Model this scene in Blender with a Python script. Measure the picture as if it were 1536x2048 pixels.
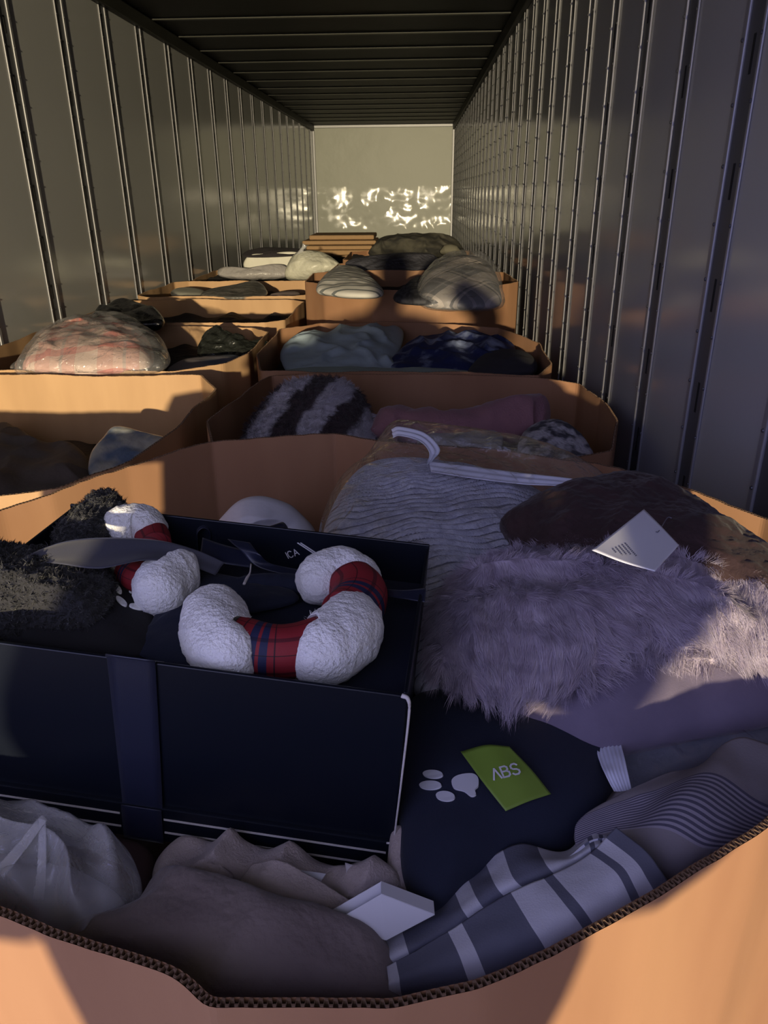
import bpy, math, random
import numpy as np
from mathutils import Vector, Matrix
random.seed(7); rng = np.random.default_rng(7)
for o in list(bpy.data.objects): bpy.data.objects.remove(o)
S = bpy.context.scene
COL = S.collection
pi = math.pi

# ------------------------------------------------------------------ camera
F, CH = 1487.5, 1.65
def nrm(v): v = np.array(v, float); return v/np.linalg.norm(v)
_Y = nrm((65, -639, F)); _D = np.array((32, 3466, F), float); _D -= _Y*_D.dot(_Y); _Z = -nrm(_D); _X = np.cross(_Y, _Z)
CM = np.stack([_X, _Y, _Z], 1)
cam = bpy.data.objects.new('camera', bpy.data.cameras.new('camera')); COL.objects.link(cam); S.camera = cam
R = CM
cam.matrix_world = Matrix(((R[0,0], -R[1,0], -R[2,0], 0), (R[0,1], -R[1,1], -R[2,1], 0), (R[0,2], -R[1,2], -R[2,2], CH), (0, 0, 0, 1)))
cam.data.sensor_fit = 'VERTICAL'; cam.data.sensor_height = 36; cam.data.lens = F/2048*36
cam.data.clip_start = 0.02; cam.data.clip_end = 200

# ------------------------------------------------------------------ light
S.view_settings.view_transform = 'Standard'; S.view_settings.look = 'None'; S.view_settings.gamma = 1
S.view_settings.exposure = 0.0
SKY_BLUE, SKY_WARM, GLOW, LAMP = 4.4, 1.25, 14.0, 13000
w = bpy.data.worlds.new('dusk_sky'); S.world = w; w.use_nodes = True
nt = w.node_tree; nt.nodes.clear(); N = nt.nodes.new; L = nt.links.new
def wm(op, a, b=None, c=None):
    m = N('ShaderNodeMath'); m.operation = op
    for i, v in enumerate((a, b, c)):
        if v is None: continue
        if isinstance(v, (int, float)): m.inputs[i].default_value = v
        else: L(v, m.inputs[i])
    return m.outputs[0]
tc = N('ShaderNodeTexCoord'); sp = N('ShaderNodeSeparateXYZ'); L(tc.outputs['Generated'], sp.inputs[0])
mr = N('ShaderNodeMapRange'); L(sp.outputs[0], mr.inputs[0]); mr.inputs[1].default_value = -0.55; mr.inputs[2].default_value = 0.45
mx = N('ShaderNodeMix'); mx.data_type = 'RGBA'; L(mr.outputs[0], mx.inputs[0])
mx.inputs[6].default_value = (0.36*SKY_BLUE, 0.37*SKY_BLUE, 0.76*SKY_BLUE, 1)
mx.inputs[7].default_value = (0.95*SKY_WARM, 0.90*SKY_WARM, 0.74*SKY_WARM, 1)
up = N('ShaderNodeMapRange'); L(sp.outputs[2], up.inputs[0]); up.inputs[1].default_value = -0.05; up.inputs[2].default_value = 0.05
up.inputs[3].default_value = 0.30; up.inputs[4].default_value = 1.0
sky = N('ShaderNodeVectorMath'); sky.operation = 'SCALE'; L(mx.outputs[2], sky.inputs[0]); L(up.outputs[0], sky.inputs[3])
# the glow on the horizon broken up by distant trees
nz = N('ShaderNodeTexNoise'); nz.inputs['Scale'].default_value = 38; nz.inputs['Detail'].default_value = 3; L(tc.outputs['Generated'], nz.inputs['Vector'])
rp = N('ShaderNodeMapRange'); L(nz.outputs[0], rp.inputs[0]); rp.inputs[1].default_value = 0.5; rp.inputs[2].default_value = 0.6
band = wm('SUBTRACT', 1.0, wm('MULTIPLY', wm('ABSOLUTE', wm('ADD', sp.outputs[2], -0.002)), 45.0)); band = wm('MAXIMUM', band, 0.0)
side = wm('GREATER_THAN', wm('MULTIPLY', sp.outputs[1], -1.0), 0.9)
gl = wm('MULTIPLY', wm('MULTIPLY', band, rp.outputs[0]), wm('MULTIPLY', side, GLOW))
gc = N('ShaderNodeVectorMath'); gc.operation = 'SCALE'; gc.inputs[0].default_value = (1.0, 0.86, 0.5); L(gl, gc.inputs[3])
ad = N('ShaderNodeVectorMath'); L(sky.outputs[0], ad.inputs[0]); L(gc.outputs[0], ad.inputs[1])
bg = N('ShaderNodeBackground'); L(ad.outputs[0], bg.inputs[0]); wo = N('ShaderNodeOutputWorld'); L(bg.outputs[0], wo.inputs[0])
# the yard floodlight that shines into the trailer from behind the photographer
lamp = bpy.data.objects.new('yard_floodlight', bpy.data.lights.new('yard_floodlight', 'POINT')); COL.objects.link(lamp)
lamp.data.energy = LAMP; lamp.data.color = (1.0, 0.84, 0.54); lamp.data.shadow_soft_size = 0.11; lamp.location = (0.25, -12.0, 2.6)

# ------------------------------------------------------------------ helpers
def ray(px, py): return CM.T @ np.array([(px-768)/F, (py-1024)/F, 1.0])
CO = np.array([0, 0, CH])
def PZ(px, py, z): d = ray(px, py); return CO + (z-CH)/d[2]*d
def PY(px, py, y): d = ray(px, py); return CO + y/d[1]*d
def plane(a, b, c):
    p, q, r = PZ(*a), PZ(*b), PZ(*c); n = nrm(np.cross(q-p, r-p))
    if n[2] < 0: n = -n
    return p, n
def flat(z): return np.array([0, 0, z], float), np.array([0, 0, 1.0])
def onp(px, py, pl): d = ray(px, py); return CO + np.dot(pl[0]-CO, pl[1])/np.dot(d, pl[1])*d

def h3(i, j, k, s):
    n = (i*374761393 + j*668265263 + k*1274126177 + s*974634777) & 0xFFFFFFFF
    n = ((n ^ (n >> 13))*1274126177) & 0xFFFFFFFF; n = n ^ (n >> 16)
    return (n & 0xFFFF)/32767.5 - 1.0
def vn(P, f, s=0):
    P = np.asarray(P)*f; I = np.floor(P).astype(np.int64); t = P-I; t = t*t*(3-2*t); r = 0
    for a in (0, 1):
        for b in (0, 1):
            for c in (0, 1):
                wgt = (t[..., 0] if a else 1-t[..., 0])*(t[..., 1] if b else 1-t[..., 1])*(t[..., 2] if c else 1-t[..., 2])
                r = r + wgt*h3(I[..., 0]+a, I[..., 1]+b, I[..., 2]+c, s)
    return r
def fbm(P, f, s=0, o=3): return sum(vn(P, f*2**i, s+i)*0.5**i for i in range(o))

def cr(pts, n, closed=False):
    P = np.array(pts, float); m = len(P)
    if closed: idx = np.linspace(0, m, n, endpoint=False)
    else: idx = np.linspace(0, m-1, n)
    i = np.floor(idx).astype(int); t = idx-i
    if not closed:
        k = i >= m-1; i[k] = m-2; t[k] = 1.0
    t = t.reshape(-1, *([1]*(P.ndim-1)))
    g = (lambda j: P[j % m]) if closed else (lambda j: np.where(((j < 0) | (j >= m)).reshape(-1, *([1]*(P.ndim-1))), 2*P[np.clip(j, 0, m-1)]-P[np.clip(2*np.clip(j, 0, m-1)-j, 0, m-1)], P[np.clip(j, 0, m-1)]))
    a, b, c, d = g(i-1), g(i), g(i+1), g(i+2)
    return 0.5*((2*b)+(-a+c)*t+(2*a-5*b+4*c-d)*t*t+(-a+3*b-3*c+d)*t**3)

def link(name, V, Fc, mat, parent=None, uv=None, smooth=True, mids=None):
    me = bpy.data.meshes.new(name); V = np.asarray(V, float)
    me.from_pydata(V.tolist(), [], [list(map(int, f)) for f in Fc]); 
    mats = mat if isinstance(mat, (list, tuple)) else [mat]
    for m in mats: me.materials.append(m)
    if mids is not None: me.polygons.foreach_set('material_index', mids)
    if smooth: me.polygons.foreach_set('use_smooth', [True]*len(me.polygons))
    if uv is not None:
        u = me.uv_layers.new(name='UVMap'); li = np.empty(len(me.loops), int); me.loops.foreach_get('vertex_index', li)
        u.data.foreach_set('uv', np.asarray(uv, float)[li].ravel())
    me.update()
    o = bpy.data.objects.new(name, me); COL.objects.link(o)
    if parent is not None: o.parent = parent; o.matrix_parent_inverse = parent.matrix_world.inverted()
    return o
def tag(o, label=None, cat=None, group=None, kind=None):
    if label: o['label'] = label
    if cat: o['category'] = cat
    if group: o['group'] = group
    if kind: o['kind'] = kind
    return o
def thing(name, loc, label, cat, group=None):
    e = bpy.data.objects.new(name, None); COL.objects.link(e); e.location = loc; e.empty_display_size = 0.05
    e.matrix_world = Matrix.Translation(loc); return tag(e, label, cat, group)

class MB:
    def __init__(s): s.v = []; s.f = []
    def quad(s, *p): n = len(s.v); s.v += [tuple(q) for q in p]; s.f.append(tuple(range(n, n+len(p)))); return s
    def box(s, a, b, c=None, M=None):
        x0, y0, z0 = a; x1, y1, z1 = b; n = len(s.v)
        P = [(x, y, z) for z in (z0, z1) for y in (y0, y1) for x in (x0, x1)]
        if M is not None: P = [tuple(M(np.array(p))) for p in P]
        s.v += P; s.f += [tuple(n+i for i in q) for q in ((0,2,3,1),(4,5,7,6),(0,1,5,4),(2,6,7,3),(0,4,6,2),(1,3,7,5))]; return s
    def build(s, name, mat, parent=None, bevel=0, smooth=False):
        o = link(name, s.v, s.f, mat, parent, smooth=smooth)
        if bevel:
            m = o.modifiers.new('bevel', 'BEVEL'); m.width = bevel; m.segments = 2; m.limit_method = 'ANGLE'
        return o

def blob(name, out, pl, up, dn, mat, parent=None, nr=36, na=140, p=2.4, q=2.0, amp=0.0, fr=20, fine=0.0, ff=120, fold=None, c=None, disp=None, seed=1, wob=0.0, uvrot=0.0, uvs=1.0):
    """closed cushion body: outline (photo points on a plane, or 3D points) swelling to both sides of its plane"""
    O = np.array([onp(a[0], a[1], pl) if len(a) == 2 else a for a in out]); nv = pl[1]
    if np.dot(np.cross(O-O.mean(0), np.roll(O, -1, 0)-O.mean(0)).sum(0), nv) < 0: O = O[::-1]
    O = cr(O, na, True); C = O.mean(0) if c is None else onp(c[0], c[1], pl)
    if wob: O = O + (O-C)/np.linalg.norm(O-C, axis=1)[:, None]*(vn(O, 25, seed+9)*wob)[:, None]
    r = np.linspace(0, 1, nr+1)[1:]**0.8
    ex = nrm(np.cross(np.array([0, 1, 0.0]), nv)); ey = np.cross(nv, ex)
    def layer(h, rs):
        G = C + (O-C)[None]*rs[:, None, None]; hh = h*np.power(np.maximum(1-rs**p, 0), 1/q)
        return G + nv*hh[:, None, None]
    T = layer(up, r); B = layer(-dn, r[:-1]); V = np.concatenate([T.reshape(-1, 3), (C+nv*up)[None], B.reshape(-1, 3), (C-nv*dn)[None]])
    f = []; ar = np.arange(na); a2 = (ar+1) % na
    def rings(o0, n, flip):
        for k in range(n-1):
            A = np.stack([o0+k*na+ar, o0+(k+1)*na+ar, o0+(k+1)*na+a2, o0+k*na+a2], 1); f.extend((A[:, ::-1] if flip else A).tolist())
    rings(0, nr, False); ct = nr*na
    f += [[ct, i, (i+1) % na] for i in range(na)]
    o1 = ct+1; rings(o1, nr-1, True); cb = o1+(nr-1)*na
    f += [[cb, o1+(i+1) % na, o1+i] for i in range(na)]
    f += [[(nr-1)*na+i, o1+(nr-2)*na+i, o1+(nr-2)*na+(i+1) % na, (nr-1)*na+(i+1) % na] for i in range(na)]
    du, dv = (V-C)@ex, (V-C)@ey; cc, ss = math.cos(uvrot), math.sin(uvrot); uv = np.stack([(du*cc+dv*ss)*uvs, (-du*ss+dv*cc)*uvs], 1)
    ist = np.zeros(len(V)); rr = np.concatenate([np.repeat(r, na), [0], np.repeat(r[:-1], na), [0]])
    fade = np.clip((1-rr)*4, 0.12, 1); ist[:ct+1] = 1; sg = np.where(ist > 0, 1, -0.4)
    D = 0
    if amp: D = D + amp*fbm(V, fr, seed, 3)*fade
    if fine: D = D + fine*fbm(V, ff, seed+5, 2)
    if fold:
        for (a, k, an, wv) in fold:
            ph = (du*math.cos(an)+dv*math.sin(an))*k + wv*vn(V, 9, seed+3)
            D = D + a*(1-np.abs(np.sin(ph)))*fade
    if disp is not None: D = D + disp(V, uv, rr)
    V = V + nv*(np.broadcast_to(D, len(V))*sg)[:, None]
    o = link(name, V, f, mat, parent, uv); o['_n'] = 0; del o['_n']
    return o

def patch(name, G, mat, parent=None, nu=60, nv=40, th=0.004, amp=0.0, fr=20, fine=0.0, ff=150, fold=None, seed=1, disp=None):
    """cloth sheet through a grid of control points (px, py, z); rows are v, columns are u"""
    Gp = np.array([[np.array(a) if abs(a[0]) < 5 and abs(a[1]) < 20 else PZ(*a) for a in row] for row in G])
    A = cr(Gp, nv); A = np.swapaxes(cr(np.swapaxes(A, 0, 1), nu), 0, 1)
    du = np.gradient(A, axis=1); dv = np.gradient(A, axis=0); n = np.cross(du, dv); n /= np.linalg.norm(n, axis=2, keepdims=True)+1e-12
    fl_ = n[..., 2].mean() < 0
    if fl_: n = -n
    u, v = np.meshgrid(np.linspace(0, 1, nu), np.linspace(0, 1, nv)); D = np.zeros((nv, nu))
    if amp: D += amp*fbm(A, fr, seed)
    if fine: D += fine*fbm(A, ff, seed+4, 2)
    if fold:
        for (a, ku, kv, wv) in fold: D += a*np.sin(ku*u+kv*v+wv*vn(A, 12, seed+2))
    if disp is not None: D += disp(A, u, v)
    A = A + n*D[..., None]; B = A - n*th
    V = np.concatenate([A.reshape(-1, 3), B.reshape(-1, 3)]); uv = np.stack([u.ravel(), v.ravel()], 1); uv = np.concatenate([uv, uv]); m = nu*nv; f = []
    idx = np.arange(m).reshape(nv, nu); a, b, c, d = idx[:-1, :-1].ravel(), idx[:-1, 1:].ravel(), idx[1:, 1:].ravel(), idx[1:, :-1].ravel()
    f += np.stack([a, b, c, d], 1).tolist(); f += np.stack([d+m, c+m, b+m, a+m], 1).tolist()
    ed = list(idx[0]) + list(idx[1:, -1]) + list(idx[-1, ::-1][1:]) + list(idx[::-1, 0][1:-1])
    for i in range(len(ed)): p, q = ed[i], ed[(i+1) % len(ed)]; f.append([q, p, p+m, q+m])
    if fl_: f = [q_[::-1] for q_ in f]
    return link(name, V, f, mat, parent, uv)

def tube(name, pts, rad, mat, parent=None, n=40, k=14, fine=0, ff=150, amp=0, fr=40, seed=1, caps=True, closed=False, flatten=1.0):
    P = cr(pts, n, closed); r = np.interp(np.linspace(0, 1, n), np.linspace(0, 1, len(rad)), rad) if not callable(rad) else rad(np.linspace(0, 1, n))
    T = np.gradient(P, axis=0)
    if closed: T = np.roll(P, -1, 0)-np.roll(P, 1, 0)
    T /= np.linalg.norm(T, axis=1, keepdims=True); upv = np.array([0, 0, 1.0])
    A = np.cross(T, upv); A /= np.linalg.norm(A, axis=1, keepdims=True)+1e-9; B = np.cross(A, T)
    th = np.linspace(0, 2*pi, k, endpoint=False)
    V = P[:, None]+(A[:, None]*np.cos(th)[None, :, None]+B[:, None]*np.sin(th)[None, :, None]*flatten)*r[:, None, None]
    nn = (V-P[:, None]); nn /= np.linalg.norm(nn, axis=2, keepdims=True)+1e-9
    D = 0
    if amp: D = D+amp*fbm(V, fr, seed)
    if fine: D = D+fine*fbm(V, ff, seed+3, 2)
    V = V+nn*(np.broadcast_to(D, V.shape[:2]))[..., None]
    uu, vv = np.meshgrid(np.linspace(0, 1, k), np.linspace(0, 1, n)); uv = np.stack([uu.ravel(), vv.ravel()], 1)
    V = V.reshape(-1, 3); f = []
    for i in range(n if closed else n-1):
        j = (i+1) % n
        for a in range(k): b = (a+1) % k; f.append([i*k+a, i*k+b, j*k+b, j*k+a])
    if caps and not closed:
        V = np.concatenate([V, P[:1], P[-1:]]); uv = np.concatenate([uv, [[0, 0], [0, 1]]]); c0, c1 = n*k, n*k+1
        for a in range(k): b = (a+1) % k; f.append([c0, b, a]); f.append([c1, (n-1)*k+a, (n-1)*k+b])
    return link(name, V, f, mat, parent, uv)

def prints(name, shapes, pl_fn, mat, parent, th=0.0012):
    """thin raised shapes: each a list of photo points; pl_fn maps a photo point to the surface"""
    out = []
    for s in shapes:
        P = np.array([pl_fn(*q) for q in s]); P = cr(P, 40, True) if len(s) > 4 else P; n = len(P)
        c = P.mean(0); nv = nrm(np.cross(P[1]-P[0], P[n//2]-P[0])); nv = nv if nv[2] > 0 else -nv
        V = np.concatenate([P+nv*th, P-nv*th]); f = [list(range(n)), list(range(2*n-1, n-1, -1))]+[[i, (i+1) % n, n+(i+1) % n, n+i] for i in range(n)]
        out.append(link(name, V, f, mat, parent, smooth=False))
    return out

# ------------------------------------------------------------------ materials
def mat(name, col, rough=0.8, metal=0.0, bump=None, spec=0.5, sheen=0.0, var=None, noisecol=None):
    m = bpy.data.materials.new(name); m.use_nodes = True; n = m.node_tree; b = n.nodes['Principled BSDF']
    b.inputs['Base Color'].default_value = (*col, 1); b.inputs['Roughness'].default_value = rough; b.inputs['Metallic'].default_value = metal
    b.inputs['Specular IOR Level'].default_value = spec
    if sheen: b.inputs['Sheen Weight'].default_value = sheen; b.inputs['Sheen Roughness'].default_value = 0.4
    tcn = n.nodes.new('ShaderNodeTexCoord')
    if var:   # (scale, colour2, stretch)
        t = n.nodes.new('ShaderNodeTexNoise'); t.inputs['Scale'].default_value = var[0]; t.inputs['Detail'].default_value = 4
        mp = n.nodes.new('ShaderNodeMapping'); mp.inputs['Scale'].default_value = var[2] if len(var) > 2 else (1, 1, 1)
        n.links.new(tcn.outputs['Object'], mp.inputs[0]); n.links.new(mp.outputs[0], t.inputs['Vector'])
        r = n.nodes.new('ShaderNodeMapRange'); r.inputs[1].default_value = 0.38; r.inputs[2].default_value = 0.62; n.links.new(t.outputs[0], r.inputs[0])
        x = n.nodes.new('ShaderNodeMix'); x.data_type = 'RGBA'; n.links.new(r.outputs[0], x.inputs[0]); x.inputs[6].default_value = (*col, 1); x.inputs[7].default_value = (*var[1], 1)
        n.links.new(x.outputs[2], b.inputs['Base Color'])
    if bump:  # (scale, strength, distance)
        t = n.nodes.new('ShaderNodeTexNoise'); t.inputs['Scale'].default_value = bump[0]; t.inputs['Detail'].default_value = 5
        n.links.new(tcn.outputs['Object'], t.inputs['Vector'])
        u = n.nodes.new('ShaderNodeBump'); u.inputs['Strength'].default_value = bump[1]; u.inputs['Distance'].default_value = bump[2]
        n.links.new(t.outputs[0], u.inputs['Height']); n.links.new(u.outputs[0], b.inputs['Normal'])
    return m
def ramp(n, val, stops, interp='CONSTANT'):
    r = n.nodes.new('ShaderNodeValToRGB'); r.color_ramp.interpolation = interp; e = r.color_ramp.elements
    while len(e) > 1: e.remove(e[-1])
    e[0].position = stops[0][0]; e[0].color = (*stops[0][1], 1)
    for p_, c_ in stops[1:]: k = e.new(p_); k.color = (*c_, 1)
    n.links.new(val, r.inputs[0]); return r.outputs[0]
def uvmat(name, fn, rough=0.85, bump=(300, 0.4, 0.001), sheen=0.0):
    m = mat(name, (0.5, 0.5, 0.5), rough, bump=bump, sheen=sheen); n = m.node_tree
    tcn = n.nodes.new('ShaderNodeTexCoord'); s = n.nodes.new('ShaderNodeSeparateXYZ'); n.links.new(tcn.outputs['UV'], s.inputs[0])
    c = fn(n, s.outputs[0], s.outputs[1], tcn); n.links.new(c, n.nodes['Principled BSDF'].inputs['Base Color']); return m
def nm(n, op, a, b=None):
    m = n.nodes.new('ShaderNodeMath'); m.operation = op
    for i, v in enumerate((a, b)):
        if v is None: continue
        if isinstance(v, (int, float)): m.inputs[i].default_value = v
        else: n.links.new(v, m.inputs[i])
    return m.outputs[0]
def nmix(n, fac, a, b, mode='MIX'):
    x = n.nodes.new('ShaderNodeMix'); x.data_type = 'RGBA'; x.blend_type = mode
    if isinstance(fac, (int, float)): x.inputs[0].default_value = fac
    else: n.links.new(fac, x.inputs[0])
    for i, v in ((6, a), (7, b)):
        if isinstance(v, tuple): x.inputs[i].default_value = (*v, 1)
        else: n.links.new(v, x.inputs[i])
    return x.outputs[2]
def plastic(name, tint=(1, 1, 1), haze=0.06, bump=(30, 0.6, 0.01), dens=0.0):
    m = bpy.data.materials.new(name); m.use_nodes = True; n = m.node_tree; n.nodes.clear(); o = n.nodes.new('ShaderNodeOutputMaterial')
    tr = n.nodes.new('ShaderNodeBsdfTransparent'); tr.inputs[0].default_value = (*tint, 1)
    g = n.nodes.new('ShaderNodeBsdfGlossy'); g.inputs['Roughness'].default_value = 0.1
    d = n.nodes.new('ShaderNodeBsdfDiffuse'); d.inputs[0].default_value = (0.75, 0.75, 0.78, 1)
    fr = n.nodes.new('ShaderNodeFresnel'); gm = n.nodes.new('ShaderNodeNewGeometry'); im = n.nodes.new('ShaderNodeMapRange'); im.inputs[3].default_value = 1.6; im.inputs[4].default_value = 1/1.6
    n.links.new(gm.outputs['Backfacing'], im.inputs[0]); n.links.new(im.outputs[0], fr.inputs[0])
    t = n.nodes.new('ShaderNodeTexNoise'); t.inputs['Scale'].default_value = bump[0]; t.inputs['Detail'].default_value = 4; t.inputs['Distortion'].default_value = 1.2
    tcn = n.nodes.new('ShaderNodeTexCoord'); n.links.new(tcn.outputs['Object'], t.inputs['Vector'])
    u = n.nodes.new('ShaderNodeBump'); u.inputs['Strength'].default_value = bump[1]; u.inputs['Distance'].default_value = bump[2]; n.links.new(t.outputs[0], u.inputs['Height'])
    for s in (g, fr): n.links.new(u.outputs[0], s.inputs['Normal'])
    m1 = n.nodes.new('ShaderNodeMixShader'); n.links.new(fr.outputs[0], m1.inputs[0]); n.links.new(tr.outputs[0], m1.inputs[1]); n.links.new(g.outputs[0], m1.inputs[2])
    m2 = n.nodes.new('ShaderNodeMixShader'); m2.inputs[0].default_value = haze; n.links.new(m1.outputs[0], m2.inputs[1]); n.links.new(d.outputs[0], m2.inputs[2])
    n.links.new(m2.outputs[0], o.inputs[0]); return m

M = {}
M['wall'] = mat('grey_panel', (0.45, 0.455, 0.455), 0.16, 0.0, bump=(1.3, 0.35, 0.006), spec=0.6)
M['post'] = mat('galvanised_steel', (0.30, 0.30, 0.32), 0.42, 0.3)
M['slot'] = mat('slot_dark', (0.01, 0.01, 0.01), 0.9)
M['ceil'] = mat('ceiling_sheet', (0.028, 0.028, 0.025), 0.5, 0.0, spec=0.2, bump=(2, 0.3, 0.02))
M['back'] = mat('glossy_liner', (0.33, 0.34, 0.29), 0.42, 0.0, bump=(3.2, 0.5, 0.012), spec=0.5)
M['floor'] = mat('wood_floor', (0.06, 0.04, 0.03), 0.8, bump=(30, 0.4, 0.004))
card = mat('cardboard', (0.52, 0.32, 0.17), 0.75, bump=(60, 0.12, 0.002), var=(6, (0.45, 0.27, 0.14), (1, 1, 0.25)))
card2 = mat('brown_cardboard', (0.36, 0.19, 0.10), 0.75, bump=(60, 0.12, 0.002), var=(6, (0.30, 0.15, 0.078), (1, 1, 0.25)))
core = mat('flute_paper', (.16, .095, .055), .9); edge = mat('corrugated_edge', (0.10, 0.055, 0.03), 0.9)
M['navy'] = mat('navy_board', (0.004, 0.006, 0.012), 0.38, bump=(400, 0.15, 0.0005), spec=0.35)
M['navycloth'] = mat('navy_fabric', (0.008, 0.012, 0.030), 0.9, bump=(700, 0.4, 0.001), sheen=0.06)
M['satin'] = mat('navy_satin_ribbon', (0.010, 0.013, 0.032), 0.40, bump=(900, 0.3, 0.0004), spec=0.6, sheen=0.08)
M['sash'] = mat('lit_navy_ribbon', (0.060, 0.062, 0.085), 0.5, bump=(900, 0.3, 0.0004), sheen=0.3)  # navy ribbon lightened, painting in the light that falls on the sash
M['white'] = mat('white_print', (0.62, 0.62, 0.64), 0.7)
M['cord'] = mat('raw_board_edge', (0.55, 0.52, 0.5), 0.7)
M['fleece'] = mat('white_sherpa', (0.86, 0.86, 0.85), 0.95, bump=(260, 1.0, 0.004), sheen=0.3)
M['sherpa'] = mat('charcoal_sherpa', (0.022, 0.022, 0.026), 0.95, bump=(220, 1.0, 0.004), sheen=0.2)
M['lavfur'] = mat('lavender_fur', (0.38, 0.32, 0.40), 0.7, var=(55, (0.48, 0.42, 0.50)), sheen=0.15)
M['suede'] = mat('lavender_suede', (0.15, 0.125, 0.18), 0.85, bump=(500, 0.3, 0.001), sheen=0.15, var=(14, (0.18, 0.15, 0.21)))
M['brownfur'] = mat('brown_plush', (0.038, 0.017, 0.017), 0.85, bump=(220, 0.5, 0.002), sheen=0.1, var=(22, (0.027, 0.012, 0.012), (1, 1, 1)))
bk = M['back']; bk.name = 'glossy_liner'; n_ = bk.node_tree; pb_ = n_.nodes['Principled BSDF']
t_ = n_.nodes.new('ShaderNodeTexCoord'); s_ = n_.nodes.new('ShaderNodeSeparateXYZ'); n_.links.new(t_.outputs['Object'], s_.inputs[0])
z_ = ramp(n_, nm(n_, 'MULTIPLY', s_.outputs[2], .25), [(0, (0, 0, 0)), (.26, (0, 0, 0)), (.31, (1, 1, 1)), (.40, (1, 1, 1)), (.44, (0, 0, 0)), (1, (0, 0, 0))], 'LINEAR')
q_ = n_.nodes.new('ShaderNodeTexNoise'); q_.inputs['Scale'].default_value = 2.4; q_.inputs['Detail'].default_value = 2; n_.links.new(t_.outputs['Object'], q_.inputs['Vector'])
w2_ = nm(n_, 'MULTIPLY', z_, ramp(n_, q_.outputs[0], [(.40, (0, 0, 0)), (.52, (1, 1, 1))], 'LINEAR')); n_.links.new(w2_, pb_.inputs['Coat Weight'])
pb_.inputs['Coat Roughness'].default_value = .15; pb_.inputs['Coat IOR'].default_value = 1.9
q2_ = n_.nodes.new('ShaderNodeTexNoise'); q2_.inputs['Scale'].default_value = 1.9; q2_.inputs['Detail'].default_value = 2; n_.links.new(t_.outputs['Object'], q2_.inputs['Vector'])
b_ = n_.nodes.new('ShaderNodeBump'); b_.inputs['Strength'].default_value = .9; b_.inputs['Distance'].default_value = .10; n_.links.new(q2_.outputs[0], b_.inputs['Height']); n_.links.new(b_.outputs[0], pb_.inputs['Coat Normal'])
M['film'] = plastic('clear_film', haze=0.03, bump=(26, 0.8, 0.012))
M['film2'] = plastic('milky_film', haze=0.30, bump=(22, 0.9, 0.015))
M['film3'] = plastic('thin_film', haze=0.10, bump=(18, 1.0, 0.03))
M['zip'] = mat('white_zip_tape', (0.72, 0.74, 0.86), 0.5)
M['beige'] = mat('beige_towel', (0.40, 0.335, 0.31), 0.95, bump=(420, 0.8, 0.002), sheen=0.15)
M['taupe'] = mat('taupe_fleece', (0.185, 0.145, 0.14), 0.95, bump=(180, 0.6, 0.002), sheen=0.2, var=(9, (0.235, 0.19, 0.18)))
M['paper'] = mat('white_carton', (0.62, 0.62, 0.66), 0.55)
M['tagwhite'] = mat('white_card', (0.78, 0.78, 0.84), 0.5)
M['ink'] = mat('grey_ink', (0.20, 0.20, 0.26), 0.6)
M['green'] = mat('green_card', (0.17, 0.27, 0.035), 0.5)
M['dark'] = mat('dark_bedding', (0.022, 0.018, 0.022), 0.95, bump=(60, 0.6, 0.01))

# ------------------------------------------------------------------ trailer
XL, XR, ZC, YB, YF = -1.84, 0.66, 2.75, 14.6, -0.75
def struct(o, name=None): o['kind'] = 'structure'; return o
struct(MB().box((XL-.06, YF, -.08), (XR+.06, YB+.06, 0)).build('floor', M['floor']))
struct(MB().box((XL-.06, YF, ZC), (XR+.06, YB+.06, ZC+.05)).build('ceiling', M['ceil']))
wb = struct(MB().box((XL-.06, YB, 0), (XR+.06, YB+.06, ZC)).build('wall_back', M['back']))
wr = struct(MB().box((XR, YF, 0), (XR+.06, YB, ZC)).build('wall_right', M['wall']))
wl = struct(MB().box((XL-.06, YF, 0), (XL, YB, ZC)).build('wall_left', M['wall']))
ap = struct(MB().box((-6, -9, -1.3), (6, YF-.01, -1.2)).build('ground', mat('asphalt', (0.06, 0.055, 0.05), 0.9)))
def post(wall, s, x, y, big, near, first={}):
    if s not in first:
        o = MB(); z0, z1 = 0.02, ZC-0.09
        d = -s
        def bx(a, y0, y1, b): o.box((min(a, b), y0, z0), (max(a, b), y1, z1))
        bx(0, 0.034, 0.055, d*0.008); bx(0, -0.048, -0.037, d*0.006)
        o2 = o.build('post', M['post'], wall, bevel=0.004); first[s] = o2
    else:
        o2 = first[s].copy(); COL.objects.link(o2); o2.parent = wall
    o2.location = (x, y, 0); o2['label'] = 'galvanised wall post'
    if near and ('n', s) not in first:
        q = -s; c = MB(); c.box((min(q*.002, 0), -.036, .02), (max(q*.002, 0), .033, ZC-.09)); a = c.build('channel', M['chan'])
        k = MB()
        for i in range(11): k.box((min(q*.003, 0), -.008, .25+i*.23), (max(q*.003, 0), .002, .32+i*.23))
        b = k.build('slots', M['slot']); rv = MB()
        for i in range(22):
            z = .2+i*.115
            for yy, e in ((-.043, .0062), (.043, .0082)):
                n = len(rv.v); th = np.linspace(0, 2*pi, 8, endpoint=False)
                for t in th: rv.v.append((q*e, yy+.0045*math.cos(t), z+.0045*math.sin(t)))
                for t in th: rv.v.append((q*(e+.003), yy+.003*math.cos(t), z+.003*math.sin(t)))
                for q_ in range(8): rv.f.append((n+q_, n+(q_+1) % 8, n+8+(q_+1) % 8, n+8+q_))
                rv.f.append(tuple(n+8+q_ for q_ in range(8)))
        d_ = rv.build('rivets', M['rivet']); first[('n', s)] = [a, b, d_]
        for w_ in (a, b, d_): w_.parent = o2
    elif near:
        for w_ in first[('n', s)]: w2 = w_.copy(); COL.objects.link(w2); w2.parent = o2
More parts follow.
